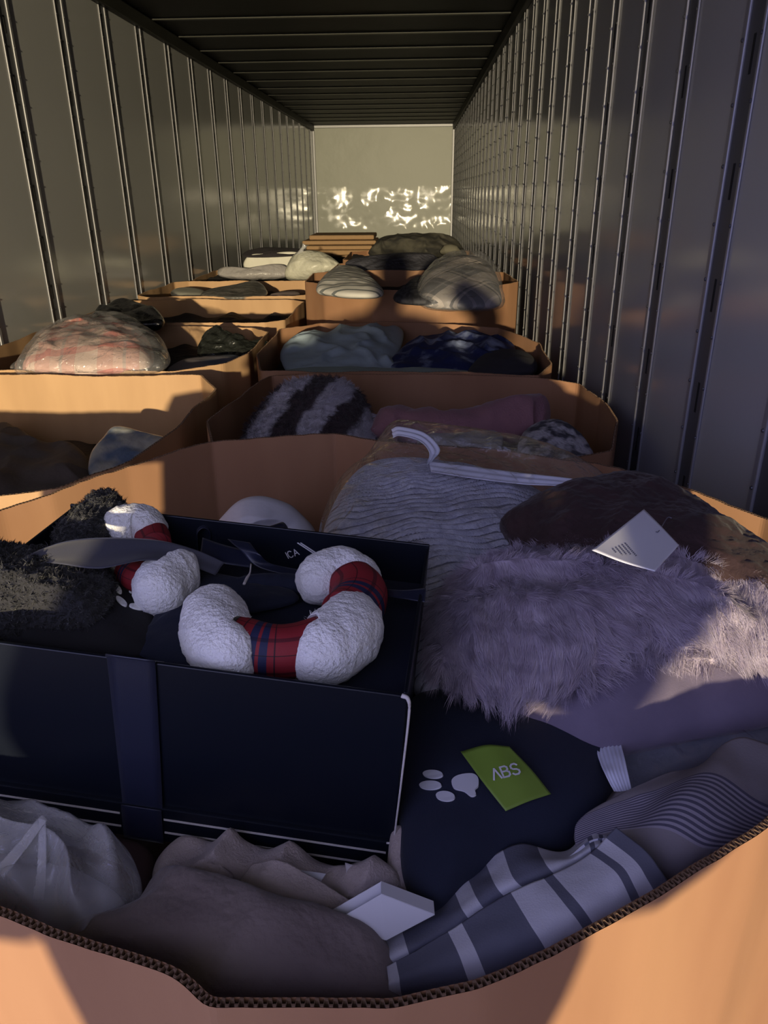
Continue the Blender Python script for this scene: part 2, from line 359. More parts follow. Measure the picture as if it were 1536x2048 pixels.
M['chan'] = mat('post_channel', (0.11, 0.115, 0.13), 0.5, 0.3)
M['rivet'] = mat('rivet', (0.09, 0.09, 0.10), 0.5, 0.4)
y = 1.73-0.4064*3; i = 0
while y < YB-.1:
    post(wr, 1, XR, y, True, True); y += 0.4064
y = 3.83-0.61*5
while y < YB-.1:
    post(wl, -1, XL, y, True, True); y += 0.61
struct(MB().box((XR-.10, YF-.02, 0), (XR+.06, YF+.06, ZC)).build('door_frame', M['post'], bevel=.008)).name = 'trim_100'  # unseen door post, made deeper to keep the floodlight off the right wall
struct(MB().box((XL-.06, YF-.02, 0), (XL+.06, YF+.06, ZC)).build('door_frame', M['post'], bevel=.008)).name = 'trim_101'
# top rails and the roof bows
tr = 0
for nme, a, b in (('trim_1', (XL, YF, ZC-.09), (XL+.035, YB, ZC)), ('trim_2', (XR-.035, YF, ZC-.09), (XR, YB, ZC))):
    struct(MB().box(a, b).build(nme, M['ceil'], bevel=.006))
for nme, a, b in (('trim_3', (XL, YB-.03, 0), (XL+.04, YB, ZC-.09)), ('trim_4', (XR-.04, YB-.03, 0), (XR, YB, ZC-.09)), ('trim_5', (XL+.035, YB-.03, ZC-.05), (XR-.035, YB, ZC))):
    struct(MB().box(a, b).build(nme, M['post'], bevel=.006))
M['bow'] = mat('roof_bow', (0.10, 0.10, 0.085), 0.4, 0.3)
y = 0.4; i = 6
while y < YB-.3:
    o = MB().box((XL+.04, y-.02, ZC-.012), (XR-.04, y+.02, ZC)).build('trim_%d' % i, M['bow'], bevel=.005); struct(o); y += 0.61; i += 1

# ------------------------------------------------------------------ cardboard bins
def bin_box(name, rim, z, label, group, H0=0.0, th=0.007, cm=None, slump=0.0, seed=0, creases=(), dz=None, ed_=0.012):
    cm = cm or card; c = np.mean(rim, 0); t = thing(name, (c[0], c[1], H0), label, 'box', group)
    R_ = np.array(rim, float); n = len(R_); dense = []; tag_c = []
    for i in range(n):
        a, b = R_[i], R_[(i+1) % n]; L_ = np.linalg.norm(b-a); k = max(2, int(L_/ed_))
        for j in range(k): dense.append(a+(b-a)*j/k)
    P = np.array(dense); m = len(P)
    # soften the corners a little
    for _ in range(2): P = 0.5*P+0.25*(np.roll(P, 1, 0)+np.roll(P, -1, 0))
    T = np.roll(P, -1, 0)-np.roll(P, 1, 0); Nn = np.stack([T[:, 1], -T[:, 0]], 1); Nn /= np.linalg.norm(Nn, axis=1, keepdims=True)
    area = 0.5*np.sum(P[:, 0]*np.roll(P[:, 1], -1)-np.roll(P[:, 0], -1)*P[:, 1])
    if area < 0: Nn = -Nn
    zs = [H0, H0+.3*(z-H0), H0+.6*(z-H0), z-.25, z-.16, z-.08, z-.03, z]
    P3 = lambda off, zz: np.column_stack([P+Nn*off[:, None], zz])
    V = []; zt = vn(np.column_stack([P, np.zeros(m)]), 6, seed)*0.006 + vn(np.column_stack([P, np.zeros(m)]), 60, seed+1)*0.0012
    if dz is not None: zt = zt + np.array([dz(*p_) for p_ in P])
    for side in (0, 1):
        for k, zz in enumerate(zs):
            q_ = np.column_stack([P, np.full(m, zz)]); w_ = vn(q_*np.array([1, 1, .15]), 9, seed+2)*0.005*(1 if k > 0 else 0)
            off = w_ + (0 if side == 0 else -th)
            V.append(P3(off, np.full(m, zz)+(zt if k == len(zs)-1 else zt*.3*(k > 4))))
    V = np.concatenate(V); f = []; K = len(zs); ar = np.arange(m); a2 = (ar+1) % m
    for s_ in (0, 1):
        for k in range(K-1):
            o_ = (s_*K+k)*m; A = np.stack([o_+ar, o_+a2, o_+m+a2, o_+m+ar], 1); f += (A if s_ == 0 else A[:, ::-1]).tolist()
    link('sleeve', V, f, cm, t, smooth=False)
    o0 = (K-1)*m; o1 = (2*K-1)*m
    # the cut edge: two liners with the fluted core between them
    Ed = []; Ef = []
    ou, inn = V[o0:o0+m]-np.column_stack([Nn, np.zeros(m)])*.0008, V[o1:o1+m]+np.column_stack([Nn, np.zeros(m)])*.0008; fl = 8
    zig = []; 
    tt = np.arange(m*fl)/fl; i0 = np.floor(tt).astype(int) % m; i1 = (i0+1) % m; fr_ = (tt % 1)[:, None]
    Ou = ou[i0]*(1-fr_)+ou[i1]*fr_; In = inn[i0]*(1-fr_)+inn[i1]*fr_; s_ = (0.5+0.38*np.where((np.arange(m*fl)//4) % 2, 1, -1))[:, None]
    Mid = Ou*(1-s_)+In*s_; Mid[:, 2] += .0006; d_ = (In-Ou)*0.14
    n2 = len(Mid); Ed = np.concatenate([Mid-d_, Mid+d_, Mid-d_-[0, 0, .004], Mid+d_-[0, 0, .004]]); b_ = np.arange(n2); c_ = (b_+1) % n2
    Ef = np.stack([b_, c_, n2+c_, n2+b_], 1).tolist()+np.stack([2*n2+b_, 2*n2+c_, c_, b_], 1).tolist()+np.stack([n2+b_, n2+c_, 3*n2+c_, 3*n2+b_], 1).tolist()
    link('fluted_core', Ed, Ef, core, t, smooth=False)
    Bv = inn-[0, 0, .004]; Bo = ou-[0, 0, .004]
    V2 = np.concatenate([Bo, Bv]); link('cut_edge', V2, np.stack([ar, a2, m+a2, m+ar], 1).tolist(), edge, t, smooth=False)
    cc_ = P.mean(0)
    V3 = np.concatenate([np.column_stack([P-Nn*th, np.full(m, H0+.01)]), [[cc_[0], cc_[1], H0+.01]]]); link('bottom', V3, [[i, (i+1) % m, m] for i in range(m)], card, t, smooth=False)
    return t, P, Nn
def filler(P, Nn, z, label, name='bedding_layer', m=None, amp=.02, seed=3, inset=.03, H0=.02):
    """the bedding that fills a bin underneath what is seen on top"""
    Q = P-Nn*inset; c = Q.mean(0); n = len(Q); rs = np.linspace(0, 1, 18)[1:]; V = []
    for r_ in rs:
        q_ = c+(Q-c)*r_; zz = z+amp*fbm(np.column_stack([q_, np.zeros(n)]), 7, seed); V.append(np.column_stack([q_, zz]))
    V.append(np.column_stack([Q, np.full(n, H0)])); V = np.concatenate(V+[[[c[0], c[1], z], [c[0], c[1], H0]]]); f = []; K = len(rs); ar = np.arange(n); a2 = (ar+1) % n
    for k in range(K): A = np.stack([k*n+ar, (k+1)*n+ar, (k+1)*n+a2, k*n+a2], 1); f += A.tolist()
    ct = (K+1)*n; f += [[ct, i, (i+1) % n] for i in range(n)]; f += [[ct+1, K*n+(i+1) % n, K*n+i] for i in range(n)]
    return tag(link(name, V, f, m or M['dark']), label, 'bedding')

G1 = 'open cardboard bulk bins on the right side'; G2 = 'open cardboard bulk bins on the left side'
def rimpx(pts, z): return [tuple(PZ(*p, z)[:2]) if (abs(p[0]) > 5 or abs(p[1]) > 20) else p for p in pts]
r1 = rimpx([(110, 1885), (340, 1965), (410, 2035), (790, 2008), (960, 1970), (1150, 1885), (1320, 1800), (1536, 1660)], 1.15) + [(.46, .62), (.60, .80), (.63, 1.0)] + \
     rimpx([(1536, 1030), (1400, 985), (1180, 922), (740, 878), (670, 865), (420, 885), (250, 935), (100, 990), (0, 1020)], 1.15) + [(-.76, 1.08), (-.76, .62), (-.60, .46)] + rimpx([(0, 1840)], 1.15)
R1, P1, N1 = bin_box('bulk_bin', r1, 1.15, 'nearest open cardboard bin, holding the navy gift box and the fur cushion', G1, seed=1, cm=card2, ed_=0.006)
r2 = [(-.50, 1.74), (-.20, 1.69), (.30, 1.69), (.50, 1.80), (.575, 2.05), (.585, 2.30)] + rimpx([(1205, 800), (1160, 765), (1100, 757), (850, 748), (540, 748), (500, 775)], 1.05) + [(-.60, 2.05)]
R2, P2, N2 = bin_box('bulk_bin', r2, 1.05, 'open cardboard bin right behind the nearest one, with a striped fur cushion inside', G1, seed=4, cm=card2)
r3 = rimpx([(800, 742), (1080, 752), (1105, 730), (1080, 685), (1000, 655), (850, 645), (640, 645), (560, 660), (512, 708), (520, 742)], 1.05)
R3, P3_, N3 = bin_box('bulk_bin', r3, 1.05, 'open cardboard bin with pale blue and navy blankets, right side', G1, seed=7, cm=card2)
r4 = rimpx([(600, 568), (640, 577), (740, 586), (880, 590), (960, 585), (1025, 574)], 1.2) + [(.56, 4.25), (.54, 4.75), (.40, 4.92), (-.50, 4.92), (-.63, 4.75)]; r4 = [(a_, b_+.16) for a_, b_ in r4[:6]]+r4[6:]
R4, P4, N4 = bin_box('bulk_bin', r4, 1.2, 'tall cardboard bin holding the plaid bagged blanket and striped towel', G1, seed=10, cm=card2)
def rect(x0, x1, y0, y1, c=.12): return [(x0+c, y0), (x1-c, y0), (x1, y0+c), (x1, y1-c), (x1-c, y1), (x0+c, y1), (x0, y1-c), (x0, y0+c)]
l1 = [(-1.70, 1.47), (-.93, 1.46), (-.80, 1.52), (-.70, 1.70), (-.665, 2.0), (-.665, 2.44)] + rimpx([(405, 751)], 1.05) + [(-1.70, 2.64), (-1.81, 2.50), (-1.81, 1.6)]
L1, Q1, K1 = bin_box('bulk_bin', l1, 1.05, 'open cardboard bin at left edge, with grey brown cloth and pale blue bag', G2, seed=13)
l2 = [(-1.70, 2.70), (-.90, 2.70), (-.74, 2.84), (-.68, 3.0), (-.69, 3.55), (-.80, 3.70), (-1.70, 3.74), (-1.81, 3.60), (-1.81, 2.8)]
L2, Q2, K2 = bin_box('bulk_bin', l2, 1.05, 'open cardboard bin with the bagged pink plaid blanket, left side', G2, seed=16)
l3 = rect(-1.81, -.67, 3.80, 4.72, .09)
L3, Q3, K3 = bin_box('bulk_bin', l3, 1.05, 'open cardboard bin holding the black bagged bundle by the left wall', G2, seed=19)
l4 = rect(-1.81, -.69, 4.84, 5.80, .09)
L4, Q4, K4 = bin_box('bulk_bin', l4, 1.05, 'open cardboard bin with grey bagged goods and white strip, fourth on the left', G2, seed=22)
r5 = rect(-.60, .52, 5.02, 6.15, .14); R5, P5, N5 = bin_box('bulk_bin', r5, 1.15, 'cardboard bin behind the plaid blanket bin, under the dusky bagged bundle', G1, seed=25, cm=card2)
r6 = rect(-.60, .50, 6.25, 7.40, .14); R6, P6, N6 = bin_box('bulk_bin', r6, 1.15, 'farthest visible cardboard bin, right side, under the dark clothes heap', G1, seed=28, cm=card2)
l5 = rect(-1.80, -.69, 5.92, 7.05, .1); L5, Q5, K5 = bin_box('bulk_bin', l5, 1.02, 'farthest cardboard bin by the left wall, heaped with white bagged goods', G2, seed=31)
r7 = rect(-1.45, -.10, 7.6, 9.0, .1); R7, P7, N7 = bin_box('bulk_bin', r7, 1.02, 'cardboard bin at the far end under the stack of brown paper packs', G2, seed=33)

# ------------------------------------------------------------------ what fills the bins underneath
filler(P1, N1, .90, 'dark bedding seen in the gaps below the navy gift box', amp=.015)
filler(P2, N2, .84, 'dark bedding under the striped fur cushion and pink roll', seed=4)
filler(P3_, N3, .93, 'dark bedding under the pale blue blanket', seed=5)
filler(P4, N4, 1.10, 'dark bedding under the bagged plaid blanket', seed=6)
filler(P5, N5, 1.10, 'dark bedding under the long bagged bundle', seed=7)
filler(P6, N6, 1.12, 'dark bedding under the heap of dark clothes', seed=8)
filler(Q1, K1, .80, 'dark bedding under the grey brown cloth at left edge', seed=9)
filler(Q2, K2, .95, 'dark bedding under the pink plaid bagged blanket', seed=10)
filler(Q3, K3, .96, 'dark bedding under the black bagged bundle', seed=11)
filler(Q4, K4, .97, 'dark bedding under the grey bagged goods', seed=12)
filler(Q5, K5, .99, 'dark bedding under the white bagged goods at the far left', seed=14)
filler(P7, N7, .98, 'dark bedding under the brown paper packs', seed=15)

from mathutils.bvhtree import BVHTree
def hit(o, lift=0.001):
    me = o.data; mw = o.matrix_world; bv = BVHTree.FromPolygons([mw @ v.co for v in me.vertices], [tuple(p.vertices) for p in me.polygons])
    def fn(px, py):
        d = ray(px, py); r_ = bv.ray_cast(Vector(CO), Vector(d).normalized())
        if r_[0] is None:
            r_ = bv.find_nearest(Vector(CO+d*.8)); return np.array(r_[0])
        return np.array(r_[0]) - nrm(d)*lift
    return fn
STROKES = {'A': [[(0, 0), (.35, 1), (.7, 0)], [(.14, .35), (.56, .35)]], '^': [[(0, 0), (.35, 1), (.7, 0)]], 'I': [[(0, 0), (0, 1)]],
 'B': [[(0, 0), (0, 1), (.4, 1), (.56, .88), (.56, .66), (.4, .53), (0, .53)], [(.4, .53), (.62, .4), (.62, .14), (.45, 0), (0, 0)]],
 'C': [[(.62, .85), (.45, 1), (.2, 1), (0, .75), (0, .25), (.2, 0), (.45, 0), (.62, .15)]],
 'S': [[(.58, .86), (.42, 1), (.16, 1), (.02, .86), (.02, .66), (.16, .54), (.44, .46), (.6, .33), (.6, .14), (.44, 0), (.16, 0), (0, .14)]]}
def text(name, s, o, ex, ey, size, m, parent, wd=.10):
    ex = nrm(ex); ez = nrm(np.cross(ex, ey)); ey = np.cross(ez, ex); ez = ez if ez[2] > 0 else -ez; mb = MB(); x0 = 0
    for ch in s:
        for st in STROKES[ch]:
            for (a, b) in zip(st[:-1], st[1:]):
                a, b = np.array(a, float), np.array(b, float); d = (b-a)/np.linalg.norm(b-a); n_ = np.array((-d[1], d[0]))*wd/2; a = a-d*wd*.35; b = b+d*wd*.35
                mb.quad(*[np.array(o)+(ex*(x0+c[0])+ey*c[1])*size+ez*.0003 for c in (a-n_, b-n_, b+n_, a+n_)])
        x0 += {'I': .22}.get(ch, .88)
    return mb.build(name, m, parent)

# ------------------------------------------------------------------ navy gift box
ga, gb, gc = [math.radians(v) for v in (-4.63, 0.107, 4.38)]
Rz = np.array([[math.cos(ga), -math.sin(ga), 0], [math.sin(ga), math.cos(ga), 0], [0, 0, 1]])
Rx = np.array([[1, 0, 0], [0, math.cos(gb), -math.sin(gb)], [0, math.sin(gb), math.cos(gb)]])
Ry = np.array([[math.cos(gc), 0, math.sin(gc)], [0, 1, 0], [-math.sin(gc), 0, math.cos(gc)]])
GR = Rz@Rx@Ry; GT = CO+ray(815, 1393)*.66
def B(p): return GT+GR@np.array(p, float)
def Bpl(z): return B((0, 0, z)), GR[:, 2]
W_, D_, H_ = .47, .30, .217
gbx = thing('gift_box', tuple(B((-W_/2, D_/2, -H_))), 'open navy presentation box with ribbon, full of plush toys, in the nearest bin', 'box')
MB().box((-W_, 0, -.175), (0, .004, 0), M=B).build('front_panel', M['navy'], gbx, bevel=.0012)
MB().box((-W_, D_-.004, -.175), (0, D_, .006), M=B).build('back_panel', M['navy'], gbx, bevel=.0012)
MB().box((-.004, .004, -.175), (0, D_-.004, .001), M=B).build('side_panel', M['navy'], gbx, bevel=.0012)
MB().box((-W_, .004, -.175), (-W_+.004, D_-.004, 0), M=B).build('side_panel', M['navy'], gbx, bevel=.0012)
MB().box((-W_+.004, .004, -.055), (-.004, D_-.004, -.050), M=B).build('tray', M['navycloth'], gbx)
MB().box((-W_-.004, -.005, -H_), (.006, D_+.005, -.172), M=B).build('base', M['navy'], gbx, bevel=.0015)
for z in (-.186, -.2035):
    for a, b in ((-W_, -.278), (-.232, -.006)): MB().box((a, -.0056, z-.0011), (b, -.0048, z+.0011), M=B).build('silver_line', M['cord'], gbx)['label'] = 'thin pale line'
tube('torn_edge', [B((-.005, -.001, .001)), B((.001, -.003, -.001)), B((.003, -.003, -.02)), B((.002, -.003, -.10)), B((.001, -.004, -.165)), B((.004, -.006, -.172)), B((.006, -.007, -.19)), B((.006, -.007, -.212))], [.0022, .0018, .0012, .0010, .0009, .0016, .0013, .001], M['cord'], gbx)
tube('torn_edge', [B((-.006, -.006, -.172)), B((.0, -.007, -.171)), B((.002, -.008, -.178)), B((-.002, -.008, -.184))], [.001, .001, .001], M['cord'], gbx, n=12)
# ribbon: band over the front, sash and bow
def ribbon(name, L_, R_, parent, m=None, n=50, amp=.0, seed=1): return patch(name, [L_, R_], m or M['satin'], parent, nu=n, nv=6, th=.0006, amp=amp, fr=30, seed=seed)
def b2(*p): return tuple(B(p))
rb = patch('ribbon_band', [[b2(-.278, .02, -.012), b2(-.278, -.001, .002), b2(-.277, -.0025, -.004), b2(-.276, -.003, -.09), b2(-.275, -.004, -.168), b2(-.275, -.0075, -.175), b2(-.275, -.0075, -.217)], [b2(-.232, .02, -.012), b2(-.232, -.001, .002), b2(-.231, -.0025, -.004), b2(-.232, -.003, -.09), b2(-.233, -.004, -.168), b2(-.233, -.0075, -.175), b2(-.233, -.0075, -.217)]], M['satin'], gbx, nu=60, nv=6, th=.0006)
def gp(px, py, z): return tuple(onp(px, py, Bpl(z)))
patch('sash', [[gp(48, 1112, .012), gp(130, 1084, .024), gp(220, 1077, .03), gp(320, 1083, .026), gp(390, 1100, .01), gp(450, 1125, -.01)],
               [gp(60, 1120, .010), gp(120, 1128, .020), gp(200, 1138, .022), gp(290, 1122, .02), gp(370, 1130, .0), gp(430, 1150, -.02)]], M['sash'], gbx, nu=60, nv=14, th=.0006, fold=[(.0015, 3, 6, 0)])
patch('sash', [[gp(640, 1150, -.03), gp(740, 1172, -.022), gp(800, 1180, -.004), gp(852, 1176, .004)], [gp(640, 1165, -.03), gp(740, 1186, -.024), gp(800, 1196, -.006), gp(850, 1204, .0)]], M['satin'], gbx, nu=30, nv=8, th=.0006)
def loop_(c, a, h, wd, ang, name='bow_loop'):
    """a standing ribbon loop at a photo point on the tray"""
    o = onp(c[0], c[1], Bpl(-.045)); ex = GR[:, 0]*math.cos(ang)+GR[:, 1]*math.sin(ang); ey = -GR[:, 0]*math.sin(ang)+GR[:, 1]*math.cos(ang); ez = GR[:, 2]
    th = np.linspace(-.5*pi, 1.5*pi, 9); l = [tuple(o+ex*a*math.cos(t)*(.6+.4*math.sin(t)**2)+ez*(h*.5*(1+math.sin(t)))-ey*wd/2) for t in th]; r = [tuple(np.array(p)+ey*wd+ex*.004) for p in l]
    return patch(name, [l, r], M['satin'], gbx, nu=50, nv=6, th=.0006)
loop_((405, 1105), .013, .042, .030, .5); loop_((545, 1105), .014, .040, .032, -.5)
patch('bow_tail', [[gp(455, 1078, .0), gp(480, 1100, -.004), gp(520, 1135, -.02), gp(620, 1158, -.035)], [gp(500, 1085, .002), gp(520, 1110, -.003), gp(545, 1128, -.02), gp(630, 1145, -.035)]], M['satin'], gbx, nu=30, nv=8, th=.0006)
patch('bow_tail', [[gp(400, 1110, -.01), gp(440, 1125, -.01), gp(500, 1135, -.02)], [gp(405, 1075, .0), gp(450, 1090, -.002), gp(510, 1105, -.01)]], M['satin'], gbx, nu=30, nv=8, th=.0006)
bpn = (B((0, D_-.0050, 0)), GR[:, 1])
def bk_(x, y): return onp(x, y, bpn)
o_ = bk_(577, 1117); text('lettering', 'ICA', o_, bk_(607, 1106)-o_, GR[:, 2], .0088, M['white'], gbx, .13)
for d_ in (0, 6): prints('printed_line', [[(594+d_, 1086), (596+d_, 1085), (628+d_, 1106), (626+d_, 1107)]], bk_, M['white'], gbx, .0003)

# plush ring toys
def seg(name, pts, rads, m, parent, z=-.012, fine=.0013, ff=150, n=70, k=48, seed=1, amp=.0015):
    return tube(name, [onp(a, b, Bpl(z)) for a, b in pts], rads, m, parent, n=n, k=k, fine=fine, ff=ff, amp=amp, fr=40, seed=seed)
def plaid_fn(n, u, v, t):
    a = nm(n, 'FRACT', nm(n, 'ADD', nm(n, 'MULTIPLY', v, 1.15), .05)); b = nm(n, 'FRACT', nm(n, 'MULTIPLY', u, 5.0))
    red, nav, dk = (.24, .012, .020), (.012, .016, .06), (.03, .004, .01)
    cv = ramp(n, a, [(0, red), (.16, dk), (.175, red), (.27, nav), (.36, red), (.40, nav), (.49, red), (.56, dk), (.575, red)])
    m2 = ramp(n, b, [(0, (1, 1, 1)), (.30, (.15, .15, .15)), (.325, (1, 1, 1)), (.72, (.4, .3, .5)), (.84, (1, 1, 1))]); return nmix(n, 1.0, cv, m2, 'MULTIPLY')
M['plaidred'] = uvmat('red_plaid', plaid_fn, .7, (900, .3, .0005))
def lobe(r, e=.35): return lambda t: r*np.power(np.maximum(1-np.abs(2*t-1)**3.2, 0.0), .42)*(1-e*0)+.0005
toy = thing('plush_ring_toy', tuple(onp(560, 1230, Bpl(-.05))), 'white fleece ring toy with red plaid bands, right half of gift box', 'toy', 'plush ring toys in the gift box')
seg('fleece_lobe', [(422, 1196), (428, 1235), (436, 1275), (462, 1302), (500, 1292)], lambda t: .0355*np.power(np.maximum(1-np.abs(2*t-1)**3.0, 0), .4)+.0005, M['fleece'], toy, seed=2)
seg('fleece_lobe', [(602, 1292), (640, 1300), (680, 1278), (697, 1250), (690, 1215)], lambda t: .0375*np.power(np.maximum(1-np.abs(2*t-1)**3.0, 0), .4)+.0005, M['fleece'], toy, seed=5)
seg('fleece_lobe', [(722, 1195), (712, 1165), (680, 1152), (645, 1160), (622, 1185)], lambda t: .0345*np.power(np.maximum(1-np.abs(2*t-1)**2.6, 0), .45)+.0005, M['fleece'], toy, seed=8, z=-.016)
seg('plaid_band', [(475, 1290), (520, 1299), (560, 1302), (600, 1298), (640, 1290)], lambda t: .0262+.003*np.abs(2*t-1)**2, M['plaidred'], toy, fine=0, amp=.0004, seed=3)
seg('plaid_band', [(690, 1235), (712, 1215), (718, 1190), (705, 1170)], [.030, .0315, .0325, .031], M['plaidred'], toy, fine=0, amp=.0004, z=-.014)
seg('navy_segment', [(440, 1215), (450, 1190), (500, 1172), (560, 1168), (610, 1175), (640, 1185)], [.010, .013, .014, .014, .013, .010], M['navycloth'], toy, fine=.0004, z=-.040)
tube('pull_cord', [onp(x, y, Bpl(-.008)) for x, y in ((502, 1128), (500, 1145), (494, 1156), (488, 1168))], [.0009, .0009, .0018, .0016], M['cord'], toy, n=16, k=8)
toy2 = thing('plush_ring_toy', tuple(onp(300, 1150, Bpl(-.05))), 'white fleece ring toy partly hidden by the ribbon, left half of gift box', 'toy', 'plush ring toys in the gift box')
seg('fleece_lobe', [(222, 1068), (250, 1056), (285, 1056), (312, 1072)], lambda t: .030*np.power(np.maximum(1-np.abs(2*t-1)**2.6, 0), .45)+.0005, M['fleece'], toy2, seed=12, z=-.006)
seg('plaid_band', [(285, 1060), (303, 1075), (312, 1095)], [.0225, .023, .020], M['plaidred'], toy2, fine=0, amp=.0003, z=-.012)
seg('fleece_lobe', [(240, 1100), (246, 1125), (262, 1150)], [.012, .021, .020, .010], M['fleece'], toy2, seed=14, z=-.02)
seg('plaid_band', [(255, 1140), (275, 1153), (292, 1160)], [.017, .019, .019], M['plaidred'], toy2, fine=0, amp=.0003, z=-.018)
seg('fleece_lobe', [(400, 1145), (355, 1150), (325, 1172), (318, 1205)], lambda t: .033*np.power(np.maximum(1-np.abs(2*t-1)**2.8, 0), .42)+.0005, M['fleece'], toy2, seed=17, z=-.016)
fz = M['fleece']
# navy fabric lying across the toys and the black sherpa blanket
cl = blob('navy_cloth', [(300, 1250), (330, 1190), (400, 1150), (470, 1158), (540, 1172), (590, 1185), (590, 1205), (500, 1225), (395, 1235), (385, 1330), (300, 1320), (260, 1290)], Bpl(-.040), .014, .008, M['navycloth'], None, amp=.003, fr=18, fine=.0004, na=160, c=(400, 1210)); tag(cl, 'smooth navy cloth draped between the two plush ring toys', 'cloth')
sh = thing('sherpa_blanket', tuple(B((-.4, .15, -.05))), 'charcoal curly sherpa blanket at the left end of gift box', 'blanket')
blob('sherpa_fold', [(105, 1075), (150, 1030), (190, 996), (225, 990), (250, 1015), (262, 1040), (215, 1075), (150, 1100)], Bpl(-.01), .022, .02, M['sherpa'], sh, fine=.0034, ff=130, amp=.002, fr=40, na=180, nr=60, seed=2)
blob('sherpa_fold', [(-150, 1170), (-90, 1130), (0, 1118), (90, 1122), (190, 1140), (232, 1175), (225, 1225), (180, 1262), (60, 1262), (-40, 1275), (-150, 1280)], Bpl(-.03), .045, .02, M['sherpa'], sh, fine=.0040, ff=120, amp=.005, fr=22, na=260, nr=90, c=(60, 1190), fold=[(.014, 30, .9, 1.6)])
bd = blob('black_cloth', [(-160, 1235), (0, 1225), (150, 1215), (240, 1170), (300, 1180), (310, 1240), (300, 1310), (160, 1305), (0, 1285), (-160, 1270)], Bpl(-.042), .02, .008, mat('black_fabric', (.008, .008, .010), .9, bump=(300, .5, .001)), None, amp=.003, fr=22, na=140, c=(120, 1255)); tag(bd, 'black cloth with small white paw prints beside the charcoal sherpa blanket', 'cloth')
def oval(cx, cy, a, b, an=0, n=10): return [(cx+a*math.cos(t)*math.cos(an)-b*math.sin(t)*math.sin(an), cy+a*math.cos(t)*math.sin(an)+b*math.sin(t)*math.cos(an)) for t in np.linspace(0, 2*pi, n, endpoint=False)]
prints('paw_print', [oval(232, 1175, 16, 6, .8), oval(270, 1183, 12, 5, .1), oval(243, 1203, 14, 5, .7), oval(280, 1201, 10, 5, .2), oval(275, 1214, 17, 5, .2)], hit(bd, .0015), M['fleece'], bd)

# ------------------------------------------------------------------ nearest bin, around the gift box
wc = blob('white_cloth', [(425, 1062), (445, 1032), (478, 1003), (520, 996), (565, 1008), (600, 1030), (632, 1072), (600, 1110), (520, 1100), (440, 1090)], plane((520, 998, 1.10), (440, 1090, 1.0), (620, 1090, 1.0)), .04, .05, mat('white_cotton', (.68, .68, .74), .85, bump=(60, .3, .003)), None, amp=.012, fr=16, fold=[(.022, 38, .7, 3.0)], na=140, nr=50)
tag(wc, 'crumpled white cloth behind the navy gift box', 'cloth')

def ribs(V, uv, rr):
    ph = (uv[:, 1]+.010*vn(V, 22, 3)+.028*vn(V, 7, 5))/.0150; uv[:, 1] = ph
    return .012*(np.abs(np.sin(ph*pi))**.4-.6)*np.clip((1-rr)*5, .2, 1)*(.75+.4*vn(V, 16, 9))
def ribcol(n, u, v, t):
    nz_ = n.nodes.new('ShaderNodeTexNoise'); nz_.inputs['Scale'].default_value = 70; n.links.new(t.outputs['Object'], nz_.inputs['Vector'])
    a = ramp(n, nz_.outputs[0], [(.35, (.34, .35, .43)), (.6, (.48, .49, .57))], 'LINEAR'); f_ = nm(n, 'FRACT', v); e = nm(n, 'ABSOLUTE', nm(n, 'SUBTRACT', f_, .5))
    w = nm(n, 'MULTIPLY', nm(n, 'GREATER_THAN', nm(n, 'ADD', e, nm(n, 'MULTIPLY', nz_.outputs[0], .16)), .49), .85)  # valleys between ribs painted dark, imitating shade in the grooves
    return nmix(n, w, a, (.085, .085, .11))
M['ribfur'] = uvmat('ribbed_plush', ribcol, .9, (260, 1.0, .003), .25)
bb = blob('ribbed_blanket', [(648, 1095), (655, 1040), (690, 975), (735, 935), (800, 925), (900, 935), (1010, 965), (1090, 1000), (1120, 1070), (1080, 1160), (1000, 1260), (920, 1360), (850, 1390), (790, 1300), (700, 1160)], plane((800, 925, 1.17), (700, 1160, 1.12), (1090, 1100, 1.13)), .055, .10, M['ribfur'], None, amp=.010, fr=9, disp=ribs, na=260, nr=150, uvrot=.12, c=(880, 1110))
tag(bb, 'pale grey ribbed plush blanket folded inside a clear zip bag', 'blanket')
bag = thing('zip_bag', tuple(bb.data.vertices[0].co), 'clear zip bag with white zipper around the ribbed grey blanket', 'bag')
blob('film', [(640, 1100), (645, 1035), (680, 965), (728, 925), (760, 880), (790, 853), (870, 858), (1000, 878), (1110, 905), (1215, 965), (1200, 1030), (1130, 1100), (1090, 1180), (930, 1370), (850, 1400), (780, 1310), (690, 1170)], plane((800, 905, 1.175), (700, 1160, 1.12), (1090, 1100, 1.13)), .072, .11, M['film'], bag, amp=.009, fr=11, na=200, nr=60, c=(880, 1100), fold=[(.006, 60, .4, 3)])
pzb = plane((800, 905, 1.215), (700, 1160, 1.17), (1090, 1100, 1.18))
def zz(px, py, dz=0): return tuple(onp(px, py, (pzb[0]+[0, 0, dz], pzb[1])))
patch('zipper', [[zz(783, 858, .02), zz(800, 853, .03), zz(850, 866, .03), zz(880, 898, .02), zz(862, 925, .012)], [zz(786, 876, .02), zz(800, 872, .028), zz(838, 882, .028), zz(858, 905, .02), zz(853, 930, .012)]], M['zip'], bag, nu=50, nv=16, th=.001, fold=[(.0012, 0, 14, 0)])
patch('zipper', [[zz(858, 922, .012), zz(940, 932, .012), zz(1040, 945, .01), (zz(1130, 955, .01)), zz(1195, 966, .008)], [zz(862, 944, .01), zz(940, 956, .01), zz(1040, 968, .009), zz(1120, 972, .008), zz(1190, 976, .006)]], M['zip'], bag, nu=60, nv=16, th=.001, fold=[(.0008, 0, 14, 0)])

